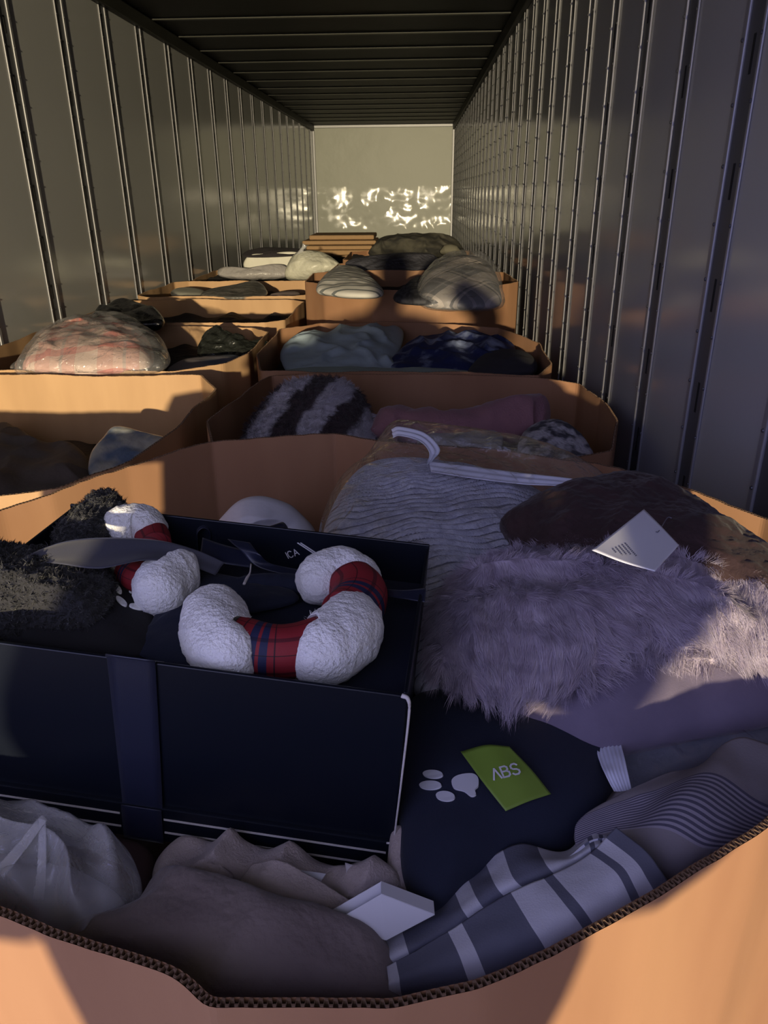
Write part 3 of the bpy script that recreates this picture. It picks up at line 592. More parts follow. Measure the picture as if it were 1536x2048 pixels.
bf = blob('plush_pillow', [(998, 1052), (1040, 1018), (1100, 990), (1170, 972), (1250, 957), (1330, 975), (1410, 1020), (1480, 1070), (1560, 1120), (1640, 1190), (1640, 1260), (1500, 1210), (1380, 1185), (1240, 1160), (1100, 1130), (1040, 1100)], plane((1250, 957, 1.215), (1040, 1100, 1.175), (1600, 1230, 1.19)), .05, .05, M['brownfur'], None, amp=.007, fr=12, fine=.0018, ff=130, na=220, nr=60, c=(1280, 1080), fold=[(.008, 25, -.5, 2)])
tag(bf, 'dark brown plush pillow with a white hang card, beside right wall', 'pillow')
hb = hit(bf, .004)
def lift(p, d): r = np.array(p)+np.array([0, -.004, d]); return tuple(r)
cd_ = patch('hang_card', [[(1288, 1018, 1.290), (1322, 1052, 1.286), (1358, 1090, 1.284)], [(1245, 1052, 1.296), (1292, 1086, 1.291), (1336, 1114, 1.288)], [(1184, 1100, 1.300), (1246, 1124, 1.297), (1310, 1142, 1.294)]], M['tagwhite'], bf, nu=30, nv=30, th=.0006); cd_['label'] = 'white hang card'
hc = hit(cd_, .0008)
rr_ = random.Random(4)
a0, a1 = np.array((1250, 1086.)), np.array((1273, 1112.))
for k in range(5):
    o2 = np.array((-6.2*k, 3.3*k-.5*k)); s_ = 0; shp = []; ln = (1, .8, .7, .6, .3)[k]
    while s_ < ln:
        e_ = s_+.07; p = a0+(a1-a0)*s_+o2; q = a0+(a1-a0)*min(e_, ln)+o2; wv = np.array((-1.4, .9)); shp.append([tuple(p-wv), tuple(q-wv), tuple(q+wv), tuple(p+wv)]); s_ = e_+.045
    vs = MB()
    for sh_ in shp: vs.quad(*[hc(*c) for c in sh_])
    vs.build('printed_text', M['ink'], cd_)
tube('tag_loop', [hc(1312, 1064), hc(1318, 1062), lift(hb(1330, 1050), .012), lift(hb(1340, 1042), .006)], [.0006]*3, M['ink'], bf, n=16, k=6)

cu = thing('fur_cushion', tuple(PZ(1200, 1300, 1.08)), 'lavender shaggy fur cushion with a smooth suede underside', 'cushion')
blob('suede_body', [(862, 1330), (872, 1240), (950, 1160), (1100, 1125), (1300, 1145), (1450, 1185), (1600, 1250), (1640, 1380), (1560, 1438), (1400, 1470), (1250, 1500), (1160, 1506), (1060, 1478), (960, 1420), (880, 1395)], flat(1.092), .062, .045, M['suede'], cu, amp=.005, fr=9, fold=[(.006, 20, .3, 2)], na=180, c=(1220, 1320))
fb = blob('fur_base', [(862, 1310), (868, 1230), (920, 1175), (1000, 1138), (1100, 1115), (1200, 1125), (1320, 1138), (1420, 1160), (1520, 1205), (1620, 1250), (1640, 1330), (1500, 1315), (1330, 1322), (1220, 1345), (1130, 1378), (1040, 1396), (940, 1385), (872, 1350)], flat(1.150), .062, .035, M['lavfur'], cu, amp=.014, fr=9, na=200, nr=60, c=(1200, 1265), fold=[(.020, 22, .9, 2.5)], seed=6)
def grow(base, n, ln, wd, m, parent, name='fur', seed=5, down=(0, -1, 0), kick=.55, up=.5, clump=60, seg_=3, top_only=True, droop=.9):
    me = base.data; V = np.empty(len(me.vertices)*3); me.vertices.foreach_get('co', V); V = V.reshape(-1, 3); me.calc_loop_triangles(); T = np.array([t.vertices[:] for t in me.loop_triangles])
    A, Bb, C = V[T[:, 0]], V[T[:, 1]], V[T[:, 2]]; cr_ = np.cross(Bb-A, C-A); ar_ = np.linalg.norm(cr_, axis=1); nn = cr_/(ar_[:, None]+1e-12)
    wt = ar_*(nn[:, 2] > (-.55 if top_only else -2)); g = np.random.default_rng(seed); ti = g.choice(len(T), n, p=wt/wt.sum()); a = g.random(n); b = g.random(n); k = a+b > 1; a[k] = 1-a[k]; b[k] = 1-b[k]
    P = A[ti]+(Bb-A)[ti]*a[:, None]+(C-A)[ti]*b[:, None]; Nn = nn[ti]
    cell = np.floor(P*clump+.35*np.stack([vn(P, clump*.7, 1), vn(P, clump*.7, 2), vn(P, clump*.7, 3)], -1)); cc_ = (cell+.5)/clump
    fl = np.stack([vn(cc_, 13, 21), vn(cc_, 13, 22), .4*vn(cc_, 13, 23)], -1)*kick*1.5+np.array(down)*.75+np.stack([vn(cc_, 70, 31), vn(cc_, 70, 32), vn(cc_, 70, 33)], -1)*.45
    d = fl-Nn*np.sum(fl*Nn, 1)[:, None]; d = d+Nn*up+g.normal(0, .12, (n, 3)); d /= np.linalg.norm(d, axis=1)[:, None]
    Ls = ln*(.6+.6*g.random(n)); tgt = cc_-P; sd_ = np.cross(d, Nn)+g.normal(0, .3, (n, 3)); sd_ /= np.linalg.norm(sd_, axis=1)[:, None]
    out = []; 
    for s_ in range(seg_+1):
        t = s_/seg_; c = P+d*(Ls*t)[:, None]+tgt*(.75*t*t)-np.array([0, 0, 1])*(Ls*droop*.4*t*t)[:, None]; hw = wd*(1-t)**.7+wd*.08
        out.append(c-sd_*hw); out.append(c+sd_*hw)
    VV = np.stack(out, 1).reshape(-1, 3); st = 2*(seg_+1); i0 = np.arange(n)*st; F_ = np.concatenate([np.stack([i0+2*s_, i0+2*s_+1, i0+2*s_+3, i0+2*s_+2], 1) for s_ in range(seg_)])
    me2 = bpy.data.meshes.new(name); me2.vertices.add(len(VV)); me2.vertices.foreach_set('co', VV.ravel()); me2.loops.add(F_.size); me2.loops.foreach_set('vertex_index', F_.ravel().astype(np.int32))
    me2.polygons.add(len(F_)); me2.polygons.foreach_set('loop_start', (np.arange(len(F_))*4).astype(np.int32)); me2.polygons.foreach_set('loop_total', np.full(len(F_), 4, np.int32)); me2.materials.append(m)
    me2.update(); me2.validate(); me2.polygons.foreach_set('use_smooth', [True]*len(me2.polygons)); o = bpy.data.objects.new(name, me2); COL.objects.link(o)
    if parent: o.parent = parent; o.matrix_parent_inverse = parent.matrix_world.inverted()
    return o
fu = grow(fb, 90000, .024, .00033, M['lavfur'], cu); fu['kind'] = 'stuff'

for k, ob in enumerate([o for o in bpy.data.objects if o.name.startswith(('fleece_lobe', 'sherpa_fold'))]):
    wh = ob.name.startswith('fleece'); z_ = grow(ob, 4500 if wh else (16000 if len(ob.data.vertices) > 40000 else 7000), .0040 if wh else .0038, .0004 if wh else .0007, M['fleece'] if wh else M['sherpa'], ob.parent, name='pile', seed=20+k, up=.9, droop=.3, clump=140 if wh else 110, top_only=False, kick=.8, down=(0, 0, 0)); z_['kind'] = 'stuff'
# navy dog bed with paw print and green card
nb = blob('navy_pet_bed', [(800, 1480), (830, 1400), (950, 1380), (1100, 1400), (1230, 1440), (1230, 1560), (1205, 1640), (1130, 1690), (1000, 1740), (930, 1790), (870, 1830), (820, 1790), (800, 1700)], flat(1.075), .042, .06, M['navycloth'], None, amp=.004, fr=10, na=160, c=(1000, 1560)); tag(nb, 'navy pet bed with white paw print below the lavender cushion', 'pet bed')
hn = hit(nb, .0012)
prints('paw_print', [oval(866, 1549, 20, 8, .05), oval(861, 1571, 22, 8.5, 0), oval(891, 1593, 19, 9.5, .1), [(904, 1561), (918, 1551), (944, 1548), (956, 1556), (957, 1572), (950, 1580), (952, 1590), (942, 1593), (928, 1583), (908, 1577)]], hn, M['white'], nb)
gt = patch('hang_card', [[lift(hn(920, 1513), .010), lift(hn(970, 1509), .016), lift(hn(1016, 1509), .014)], [lift(hn(965, 1568), .006), lift(hn(1015, 1555), .010), lift(hn(1060, 1545), .008)], [lift(hn(1010, 1622), .004), lift(hn(1055, 1606), .006), lift(hn(1100, 1588), .004)]], M['green'], nb, nu=20, nv=20, th=.0006); gt['label'] = 'green hang card'
hg = hit(gt, .0018); o_ = hg(988, 1560); text('lettering', '^BS', o_, hg(1028, 1550)-o_, hg(982, 1535)-o_, .0115, M['white'], gt, .16)

# bagged grey item with white zipper
gi = thing('bagged_grey_linen', tuple(PZ(1330, 1530, 1.05)), 'grey folded linen in a clear zip bag under the lavender cushion', 'linen')
blob('linen', [(1180, 1530), (1240, 1500), (1380, 1465), (1500, 1420), (1600, 1410), (1600, 1470), (1430, 1530), (1330, 1575), (1262, 1600), (1200, 1590)], flat(1.062), .018, .03, mat('slate_linen', (.15, .16, .20), .7, bump=(200, .4, .001)), gi, amp=.003, fr=14)
blob('film', [(1145, 1540), (1180, 1505), (1240, 1490), (1380, 1455), (1500, 1412), (1610, 1400), (1610, 1480), (1430, 1538), (1330, 1585), (1262, 1612), (1190, 1605), (1150, 1580)], flat(1.064), .024, .035, M['film'], gi, amp=.005, fr=22, fold=[(.003, 80, .4, 2)])
patch('zipper', [[(1188, 1485, 1.098), (1205, 1540, 1.102), (1226, 1580, 1.10), (1244, 1612, 1.095)], [(1242, 1485, 1.10), (1254, 1540, 1.106), (1262, 1575, 1.104), (1268, 1604, 1.10)]], M['zip'], gi, nu=40, nv=24, th=.001, fold=[(.0008, 0, 40, 0)], amp=.003)

def stripefn(n, u, v, t):
    x = nm(n, 'FRACT', nm(n, 'MULTIPLY', nm(n, 'SUBTRACT', v, .30), 13/.42)); inside = nm(n, 'MULTIPLY', nm(n, 'GREATER_THAN', v, .30), nm(n, 'LESS_THAN', v, .72))
    return nmix(n, nm(n, 'MULTIPLY', inside, nm(n, 'LESS_THAN', x, .5)), nmix(n, inside, (.185, .165, .175), (.24, .22, .26)), (.065, .06, .09))
M['stripes'] = uvmat('grey_striped_linen', stripefn, .85, (500, .4, .001))
sx = patch('striped_linen', [[(1240, 1585, 1.12), (1320, 1560, 1.12), (1410, 1515, 1.125), (1480, 1480, 1.13), (1560, 1490, 1.13)], [(1160, 1640, 1.11), (1280, 1590, 1.125), (1380, 1553, 1.14), (1460, 1578, 1.13), (1550, 1620, 1.125)], [(1150, 1680, 1.10), (1240, 1650, 1.115), (1335, 1642, 1.13), (1420, 1680, 1.125), (1495, 1690, 1.11)], [(1160, 1720, 1.08), (1230, 1720, 1.09), (1290, 1750, 1.09), (1345, 1780, 1.09), (1385, 1760, 1.09)]], M['stripes'], None, nu=100, nv=80, th=.012, amp=.0035, fr=14, fold=[(.004, 11, 2, 1)])
tag(sx, 'taupe linen with fine navy stripes against the right front bin rim', 'linen')

g_, w_ = (.13, .135, .18), (.60, .60, .66)
def throwfn(stops):
    def fn(n, u, v, t): return ramp(n, nm(n, 'ADD', u, 0.0), stops)
    return fn
M['thr1'] = uvmat('grey_white_weave', throwfn([(0, w_), (.03, g_), (.21, w_), (.26, g_), (.45, w_), (.59, g_), (.63, w_), (.81, g_), (.85, w_), (.92, g_)]), .85, (600, .4, .0008))
M['thr2'] = uvmat('grey_white_weave_fold', throwfn([(0, w_), (.06, g_), (.24, w_), (.29, g_), (.36, w_), (.43, g_), (.56, w_), (.79, g_), (.83, w_), (.90, g_), (.95, w_)]), .85, (600, .4, .0008))
th_ = thing('woven_throw', tuple(PZ(1050, 1850, 1.04)), 'white cotton throw with broad grey checks along the front bin rim', 'throw')
patch('top_fold', [[(765, 1890, 1.065), (865, 1812, 1.07), (955, 1735, 1.08), (1040, 1686, 1.10), (1130, 1702, 1.085), (1180, 1660, 1.10), (1215, 1668, 1.10)], [(772, 1915, 1.08), (880, 1855, 1.09), (975, 1780, 1.105), (1060, 1745, 1.112), (1140, 1715, 1.11), (1190, 1690, 1.115), (1215, 1690, 1.115)], [(775, 1945, 1.07), (900, 1885, 1.085), (1000, 1812, 1.10), (1090, 1765, 1.105), (1150, 1735, 1.105), (1190, 1710, 1.105), (1220, 1705, 1.105)]], M['thr2'], th_, nu=100, nv=40, th=.010, amp=.002, fr=25)
patch('front_fold', [[(772, 1930, 1.085), (890, 1868, 1.10), (995, 1800, 1.115), (1090, 1755, 1.12), (1175, 1708, 1.12), (1232, 1652, 1.13)], [(776, 1960, 1.088), (910, 1910, 1.105), (1030, 1860, 1.12), (1135, 1810, 1.125), (1225, 1745, 1.128), (1290, 1700, 1.13)], [(778, 1985, 1.08), (925, 1950, 1.095), (1055, 1905, 1.11), (1165, 1850, 1.115), (1250, 1790, 1.12), (1325, 1745, 1.12)], [(782, 2020, 1.06), (945, 2000, 1.07), (1080, 1955, 1.085), (1190, 1900, 1.09), (1275, 1850, 1.095), (1360, 1800, 1.10)]], M['thr1'], th_, nu=120, nv=60, th=.008, amp=.0018, fr=22)

tp = blob('taupe_fleece_blanket', [(130, 1880), (190, 1850), (270, 1815), (320, 1752), (400, 1770), (560, 1825), (700, 1850), (770, 1890), (800, 1960), (790, 2025), (600, 2042), (420, 2050), (340, 1985), (220, 1950), (130, 1930)], flat(1.065), .038, .07, M['taupe'], None, amp=.012, fr=9, na=180, nr=60, fine=.0006, ff=160, c=(500, 1920), fold=[(.012, 22, .5, 2.2)], seed=4)
tag(tp, 'taupe fleece blanket heaped against the front bin rim', 'blanket')
bt = thing('beige_towel', tuple(PZ(560, 1780, 1.0)), 'beige terry towel crumpled in front of the navy gift box', 'towel')
blob('towel_fold', [(305, 1765), (325, 1712), (370, 1696), (470, 1712), (600, 1735), (740, 1760), (840, 1790), (860, 1820), (760, 1850), (680, 1860), (560, 1850), (470, 1825), (400, 1790), (350, 1785)], flat(1.035), .035, .05, M['beige'], bt, amp=.010, fr=18, fold=[(.020, 46, 2.4, 2.6)], na=180, nr=60, c=(580, 1780))
patch('towel_fold', [[(505, 1728, 1.075), (560, 1722, 1.088), (620, 1752, 1.08), (700, 1800, 1.075)], [(470, 1770, 1.065), (540, 1765, 1.08), (620, 1800, 1.075), (690, 1830, 1.07)], [(455, 1815, 1.05), (530, 1830, 1.06), (600, 1845, 1.06), (665, 1850, 1.06)]], M['beige'], bt, nu=60, nv=40, th=.010, amp=.004, fr=24, fine=.0006)
patch('towel_fold', [[(360, 1760, 1.055), (395, 1722, 1.072), (430, 1718, 1.075), (455, 1752, 1.07)], [(345, 1790, 1.045), (390, 1770, 1.06), (440, 1775, 1.066), (470, 1815, 1.055)]], M['beige'], bt, nu=40, nv=24, th=.007, amp=.003, fr=24)
blob('towel_fold', [(792, 1652), (850, 1678), (886, 1700), (882, 1740), (866, 1790), (820, 1800), (780, 1770), (778, 1700)], plane((792, 1655, 1.075), (882, 1700, 1.06), (820, 1800, 1.05)), .014, .03, M['beige'], bt, amp=.005, fr=25, fine=.0006)
cl_ = patch('care_label', [[(690, 1725, 1.078), (730, 1736, 1.075), (762, 1732, 1.078)], [(694, 1758, 1.07), (730, 1764, 1.068), (768, 1760, 1.07)]], mat('pale_tape', (.42, .39, .40), .7), bt, nu=16, nv=8, th=.0005); cl_['label'] = 'pale sewn care label'
prints('care_label', [[(600, 1741), (652, 1748), (642, 1762), (625, 1755)]], lambda x, y: PZ(x, y, 1.073), M['paper'], bt, .0005)
cx = thing('carton_sleeve', tuple(PZ(770, 1840, 1.05)), 'small white carton sleeve lying on the beige towel', 'carton')
p1, p2 = PZ(762, 1788, 1.108), PZ(869, 1829, 1.098); p3, p4 = PY(772, 1880, p2[1]-.012), PY(662, 1846, p1[1]-.012); e_ = PZ(762, 1763, 1.106)-p1
c4 = [p1, p2, p3, p4]; q4 = [p+e_ for p in c4]
c4 = [p1, p2, p3, p4]; q4 = [p+e_ for p in c4]; tt_ = nrm(np.cross(p2-p1, p4-p1))*.0008
def slab(a, b, c, d, t): return [a-t, b-t, c-t, d-t, a+t, b+t, c+t, d+t]
def slabmesh(name, a, b, c, d, m, parent, tk=.0005):
    t = nrm(np.cross(b-a, d-a))*tk; return link(name, slab(a, b, c, d, t), [(0, 1, 2, 3), (7, 6, 5, 4), (0, 4, 5, 1), (1, 5, 6, 2), (2, 6, 7, 3), (3, 7, 4, 0)], m, parent, smooth=False)
slabmesh('front_face', p1, p2, p3, p4, M['paper'], cx); slabmesh('rear_face', *q4, M['paper'], cx); slabmesh('side_face', p1, p2, q4[1], q4[0], M['paper'], cx); slabmesh('side_face', p4, p3, q4[2], q4[3], M['paper'], cx); slabmesh('end_face', p2, p3, q4[2], q4[1], M['paper'], cx)
def onq(u, v, lift_=.001): n_ = nrm(np.cross(p2-p1, p4-p1)); n_ = n_ if n_[1] < 0 else -n_; return p1+(p2-p1)*u+(p4-p1)*v+n_*lift_
vs = MB()
for k, (a, b) in enumerate(((.28, .62), (.32, .66), (.36, .58))):
    x = a; v0 = .22+.1*k
    while x < b: vs.quad(onq(x, v0), onq(x+.02, v0), onq(x+.02, v0+.04), onq(x, v0+.04)); x += .03
vs.build('printed_text', mat('pale_ink', (.30, .29, .36), .6), cx)

# clear plastic bag at the left front
pb = thing('plastic_bag', tuple(PZ(100, 1780, 1.0)), 'crumpled clear plastic bag with pale contents at the left front of bin', 'bag')
blob('film', [(-120, 1660), (-20, 1640), (60, 1622), (110, 1650), (200, 1690), (262, 1720), (285, 1790), (250, 1860), (200, 1915), (100, 1900), (0, 1850), (-120, 1790)], flat(1.07), .05, .05, M['film2'], pb, amp=.016, fr=13, fine=.002, ff=60, fold=[(.016, 45, .9, 3)], na=200, nr=60, c=(90, 1765))
patch('film_strip', [[(-30, 1760, 1.11), (20, 1700, 1.125), (85, 1628, 1.135)], [(-10, 1775, 1.11), (40, 1712, 1.125), (95, 1640, 1.135)]], M['film2'], pb, nu=30, nv=8, th=.001, amp=.002)
patch('film_strip', [[(78, 1635, 1.135), (75, 1720, 1.12), (62, 1800, 1.10)], [(92, 1640, 1.135), (92, 1720, 1.12), (85, 1800, 1.10)]], M['film2'], pb, nu=30, nv=8, th=.001, amp=.002)
o = blob('white_garment', [(-100, 1740), (0, 1720), (100, 1740), (180, 1760), (250, 1810), (220, 1870), (150, 1890), (60, 1870), (-100, 1800)], flat(1.055), .025, .04, mat('pale_garment', (.36, .34, .38), .9), None, amp=.008, fr=18); tag(o, 'pale folded garment inside the clear plastic bag', 'garment')
o = blob('brown_pack', [(110, 1690), (170, 1672), (260, 1700), (310, 1720), (300, 1800), (262, 1822), (170, 1790), (130, 1750)], flat(1.03), .03, .05, mat('dark_brown_fabric', (.05, .025, .022), .8), None, amp=.006, fr=16); tag(o, 'dark brown cloth between the plastic bag and the beige towel', 'cloth')

# ------------------------------------------------------------------ second bin on the right
def zebra(n, u, v, t):
    nz_ = n.nodes.new('ShaderNodeTexNoise'); nz_.inputs['Scale'].default_value = 14; nz_.inputs['Detail'].default_value = 4; n.links.new(t.outputs['UV'], nz_.inputs['Vector'])
    x = nm(n, 'FRACT', nm(n, 'ADD', nm(n, 'MULTIPLY', u, 6.9), nm(n, 'ADD', nm(n, 'MULTIPLY', nz_.outputs[0], .55), .10)))
    return ramp(n, x, [(0, (.035, .022, .026)), (.36, (.045, .03, .035)), (.47, (.44, .42, .47)), (.86, (.44, .42, .47)), (.96, (.035, .022, .026))], 'LINEAR')
M['zebra'] = uvmat('striped_fur', zebra, .95, (150, .8, .004), .2)
zc = blob('striped_fur_cushion', [(480, 910), (500, 850), (540, 800), (580, 772), (640, 760), (700, 772), (738, 818), (752, 875), (745, 930), (600, 950), (490, 945)], plane((640, 760, 1.09), (500, 900, .93), (740, 900, .93)), .07, .06, M['zebra'], None, fine=.004, ff=70, amp=.005, fr=14, na=180, uvrot=-.42, c=(620, 850)); tag(zc, 'furry cushion with white and dark brown stripes in second bin', 'cushion')
zf = grow(zc, 22000, .018, .0007, M['zebra'], zc, seed=8, up=.8, droop=.4, clump=45, top_only=False); 
def uvcopy(o, base):   # give each strand the colour of the spot it grows from
    me = base.data; co = [v.co for v in me.vertices]; ul = me.uv_layers[0].data; vu = {}
    for l, d in zip(me.loops, ul): vu[l.vertex_index] = (d.uv[0], d.uv[1])
    from mathutils.kdtree import KDTree
    kd = KDTree(len(co)); [kd.insert(c, i) for i, c in enumerate(co)]; kd.balance(); st = 8; m2 = o.data; nst = len(m2.vertices)//st
    per = [vu[kd.find(m2.vertices[i*st].co)[1]] for i in range(nst)]; u = m2.uv_layers.new(name='UVMap'); li = np.empty(len(m2.loops), int); m2.loops.foreach_get('vertex_index', li); u.data.foreach_set('uv', np.array(per)[li//st].ravel())
uvcopy(zf, zc); zf['kind'] = 'stuff'
M['pink'] = mat('dusty_pink_towel', (.27, .135, .155), .95, bump=(160, .7, .003), sheen=.2)
pk = tube('pink_rolled_towel', [PZ(742, 862, .98), PZ(800, 850, .985), PZ(880, 858, .985), PZ(980, 848, .99), PZ(1060, 838, 1.0), PZ(1092, 842, 1.0)], [.01, .062, .060, .064, .056, .062, .070, .076, .070, .02], M['pink'], None, n=90, k=40, amp=.010, fr=13, fine=.0015, ff=60); tag(pk, 'dusty pink towel rolled up in the second bin', 'towel')
o = blob('white_folded_cloth', [(835, 870), (880, 856), (960, 858), (1000, 862), (1005, 890), (980, 915), (860, 915)], flat(.97), .02, .05, mat('off_white_cloth', (.42, .42, .43), .9), None, amp=.004, fr=16); tag(o, 'off white folded cloth in front of the pink towel', 'cloth')
def mott(n, u, v, t):
    nz_ = n.nodes.new('ShaderNodeTexNoise'); nz_.inputs['Scale'].default_value = 22; nz_.inputs['Detail'].default_value = 2; n.links.new(t.outputs['UV'], nz_.inputs['Vector'])
    return ramp(n, nz_.outputs[0], [(.42, (.06, .06, .075)), (.55, (.42, .41, .44))], 'LINEAR')
M['mott'] = uvmat('mottled_fur', mott, .95, (120, .8, .004))
o = blob('mottled_fur_pillow', [(1035, 895), (1050, 865), (1080, 848), (1120, 845), (1160, 870), (1190, 915), (1200, 960), (1120, 960), (1050, 940)], plane((1110, 845, 1.03), (1050, 940, .96), (1200, 950, .96)), .04, .05, M['mott'], None, amp=.004, fr=14, fine=.003, ff=70); tag(o, 'grey and white mottled fur pillow at right of the pink towel', 'pillow')

# third bin on the right
o = blob('pale_blue_duvet', [(562, 722), (568, 692), (600, 680), (660, 672), (700, 664), (760, 662), (802, 660), (806, 682), (790, 722), (780, 752), (600, 750)], plane((690, 664, 1.02), (570, 745, .97), (790, 745, .97)), .045, .06, mat('pale_blue_cotton', (.36, .45, .52), .85, bump=(50, .3, .004)), None, amp=.012, fr=8, fold=[(.022, 18, .3, 2.2)], na=160, nr=50); tag(o, 'pale blue puffy duvet in third bin, beside the navy blanket', 'duvet')
def tie(n, u, v, t):
    nz_ = n.nodes.new('ShaderNodeTexNoise'); nz_.inputs['Scale'].default_value = 9; nz_.inputs['Detail'].default_value = 5; n.links.new(t.outputs['UV'], nz_.inputs['Vector'])
    return ramp(n, nz_.outputs[0], [(.50, (.010, .018, .09)), (.68, (.30, .36, .55))], 'LINEAR')
M['tie'] = uvmat('navy_tie_dye', tie, .8, (60, .5, .004))
o = blob('navy_patterned_blanket', [(775, 745), (800, 702), (830, 682), (900, 674), (960, 676), (1015, 684), (1032, 706), (1010, 755), (880, 760)], plane((900, 674, 1.02), (800, 745, .97), (1010, 745, .97)), .045, .06, M['tie'], None, amp=.012, fr=9, fold=[(.02, 22, .2, 2.5)]); tag(o, 'deep navy blanket with pale cloudy pattern in third bin', 'blanket')
o = blob('charcoal_cloth', [(935, 752), (955, 722), (985, 706), (1030, 706), (1060, 714), (1075, 730), (1066, 742), (1000, 750)], flat(1.0), .04, .05, mat('charcoal_cloth', (.035, .033, .042), .95), None, amp=.006, fr=10); tag(o, 'charcoal cloth at the right corner of third bin', 'cloth')
o = blob('pale_green_sheet', [(560, 745), (640, 736), (760, 738), (880, 740), (950, 746), (940, 765), (600, 765)], flat(1.0), .018, .04, mat('pale_green_sheet', (.30, .38, .37), .85), None, amp=.006, fr=12); tag(o, 'pale green sheet along the front of third bin', 'sheet')

# fourth bin on the right
def striptowel(n, u, v, t):
    x = nm(n, 'FRACT', nm(n, 'MULTIPLY', nm(n, 'ADD', v, nm(n, 'MULTIPLY', u, .25)), 17)); return ramp(n, x, [(0, (.52, .50, .46)), (.55, (.14, .15, .15)), (.8, (.52, .50, .46))])
M['st'] = uvmat('striped_towel', striptowel, .9)
o = blob('striped_towel', [(632, 580), (645, 560), (670, 543), (700, 540), (730, 548), (755, 570), (765, 590), (700, 592), (650, 586)], flat(1.215), .055, .04, M['st'], None, amp=.008, fr=10); tag(o, 'cream and grey striped towel at the left of the tall bin', 'towel')
def tartan(n, u, v, t):
    a = nm(n, 'FRACT', nm(n, 'MULTIPLY', nm(n, 'ADD', u, v), 3.0)); b = nm(n, 'FRACT', nm(n, 'ADD', nm(n, 'MULTIPLY', nm(n, 'SUBTRACT', u, v), 3.0), .3)); st = [(0, (.42, .37, .34)), (.34, (.03, .03, .035)), (.39, (.42, .37, .34)), (.45, (.05, .05, .06)), (.82, (.20, .19, .20)), (.87, (.04, .04, .05))]
    return nmix(n, .55, ramp(n, a, st), ramp(n, b, st))
M['tartan'] = uvmat('grey_tartan', tartan, .9)  # plaid tones dimmed to stand in for shade missing over this bin
pz = plane((930, 522, 1.30), (840, 600, 1.19), (1000, 600, 1.19))
tb = thing('bagged_plaid_blanket', tuple(PZ(920, 580, 1.12)), 'dark and cream plaid blanket in a clear bag, tall bin by right wall', 'blanket')
blob('blanket', [(838, 590), (850, 560), (880, 535), (925, 526), (965, 530), (990, 552), (1000, 585), (990, 610), (860, 610)], pz, .09, .06, M['tartan'], tb, amp=.008, fr=8)
blob('film', [(832, 590), (845, 556), (876, 530), (925, 520), (970, 522), (998, 548), (1006, 585), (996, 612), (860, 612)], pz, .10, .07, M['film3'], tb, amp=.012, fr=10)
o = blob('dark_plaid_scarf', [(790, 600), (805, 578), (835, 560), (880, 562), (900, 590), (880, 605)], flat(1.19), .04, .04, mat('dark_plaid', (.02, .02, .026), .9, var=(18, (.07, .07, .08), (3, 1, 1))), None, amp=.008, fr=12); tag(o, 'dark patterned scarf in front of the bagged plaid blanket', 'scarf')

# beyond
def on(px, py, Y): return tuple(PY(px, py, Y))
o = blob('grey_bagged_bundle', [on(692, 536, 5.4), on(700, 520, 5.5), on(780, 508, 5.6), on(860, 508, 5.6), on(878, 525, 5.5), on(870, 548, 5.3), on(780, 552, 5.25), on(700, 550, 5.3)], (np.array(on(780, 530, 5.45)), nrm((0, -.9, .5))), .06, .10, mat('shaded_grey_bag', (.075, .075, .095), .45, bump=(20, .8, .02)), None, amp=.012, fr=8); tag(o, 'long dusky grey bagged bundle behind the tall bin', 'bundle')  # grey darkened in place of shade the lamp does not cast here
o = blob('dark_clothes_heap', [on(742, 512, 6.7), on(748, 490, 6.7), on(770, 474, 6.8), on(830, 470, 6.8), on(900, 474, 6.8), on(925, 495, 6.7), on(925, 515, 6.6), on(830, 520, 6.6)], (np.array(on(830, 495, 6.7)), nrm((0, -.9, .5))), .10, .12, mat('shaded_dark_cloth', (.018, .017, .015), .9, var=(5, (.065, .06, .045), (1, 5, 3))), None, amp=.03, fr=8, fold=[(.03, 14, .6, 2)]); tag(o, 'heap of dark clothes at the far end, right side', 'clothes')  # dark cloth, its colours lowered further to paint in missing shade
o = tube('rolled_cream_towel', [on(880, 504, 6.45), on(900, 501, 6.45), on(922, 506, 6.45)], [.01, .045, .05, .045, .01], mat('cream_roll', (.14, .13, .095), .9), None, n=30, k=20, flatten=1); tag(o, 'small rolled cream towel on the dark clothes heap', 'towel')
for k, (x0, x1, y0, y1, Y) in enumerate(((618, 748, 470, 480, 8.3), (604, 752, 481, 490, 8.2), (612, 744, 491, 500, 8.1), (606, 748, 500, 511, 8.0))):
    a, b, c, d = [np.array(on(*q)) for q in ((x0, y0, Y), (x1, y0, Y), (x1, y1, Y), (x0, y1, Y))]
    m = MB(); xs = (a[0], b[0]); m.box((xs[0], Y-.0, d[2]), (xs[1], Y+.6, a[2]-.004)); o = m.build('brown_paper_pack', mat('kraft_pack', (.36, .22, .11), .8, bump=(12, .5, .02)) if k == 0 else bpy.data.materials['kraft_pack'], None, bevel=.012)
    tag(o, ('topmost', 'second from top', 'third from top', 'lowest')[k]+' flat brown paper pack in the stack at the far end', 'pack', 'brown paper packs stacked at the far end')
o = blob('white_folded_sheets', [on(497, 540, 6.3), on(497, 512, 6.3), on(540, 506, 6.3), on(600, 506, 6.3), on(606, 540, 6.3)], (np.array(on(550, 525, 6.3)), nrm((0, -1, .15))), .05, .2, mat('cream_sheets', (.62, .60, .52), .7, bump=(15, .5, .01)), None, p=10, q=3, amp=.006, fr=8); tag(o, 'cream folded bed sheets at the far left, under dark lining', 'sheets')
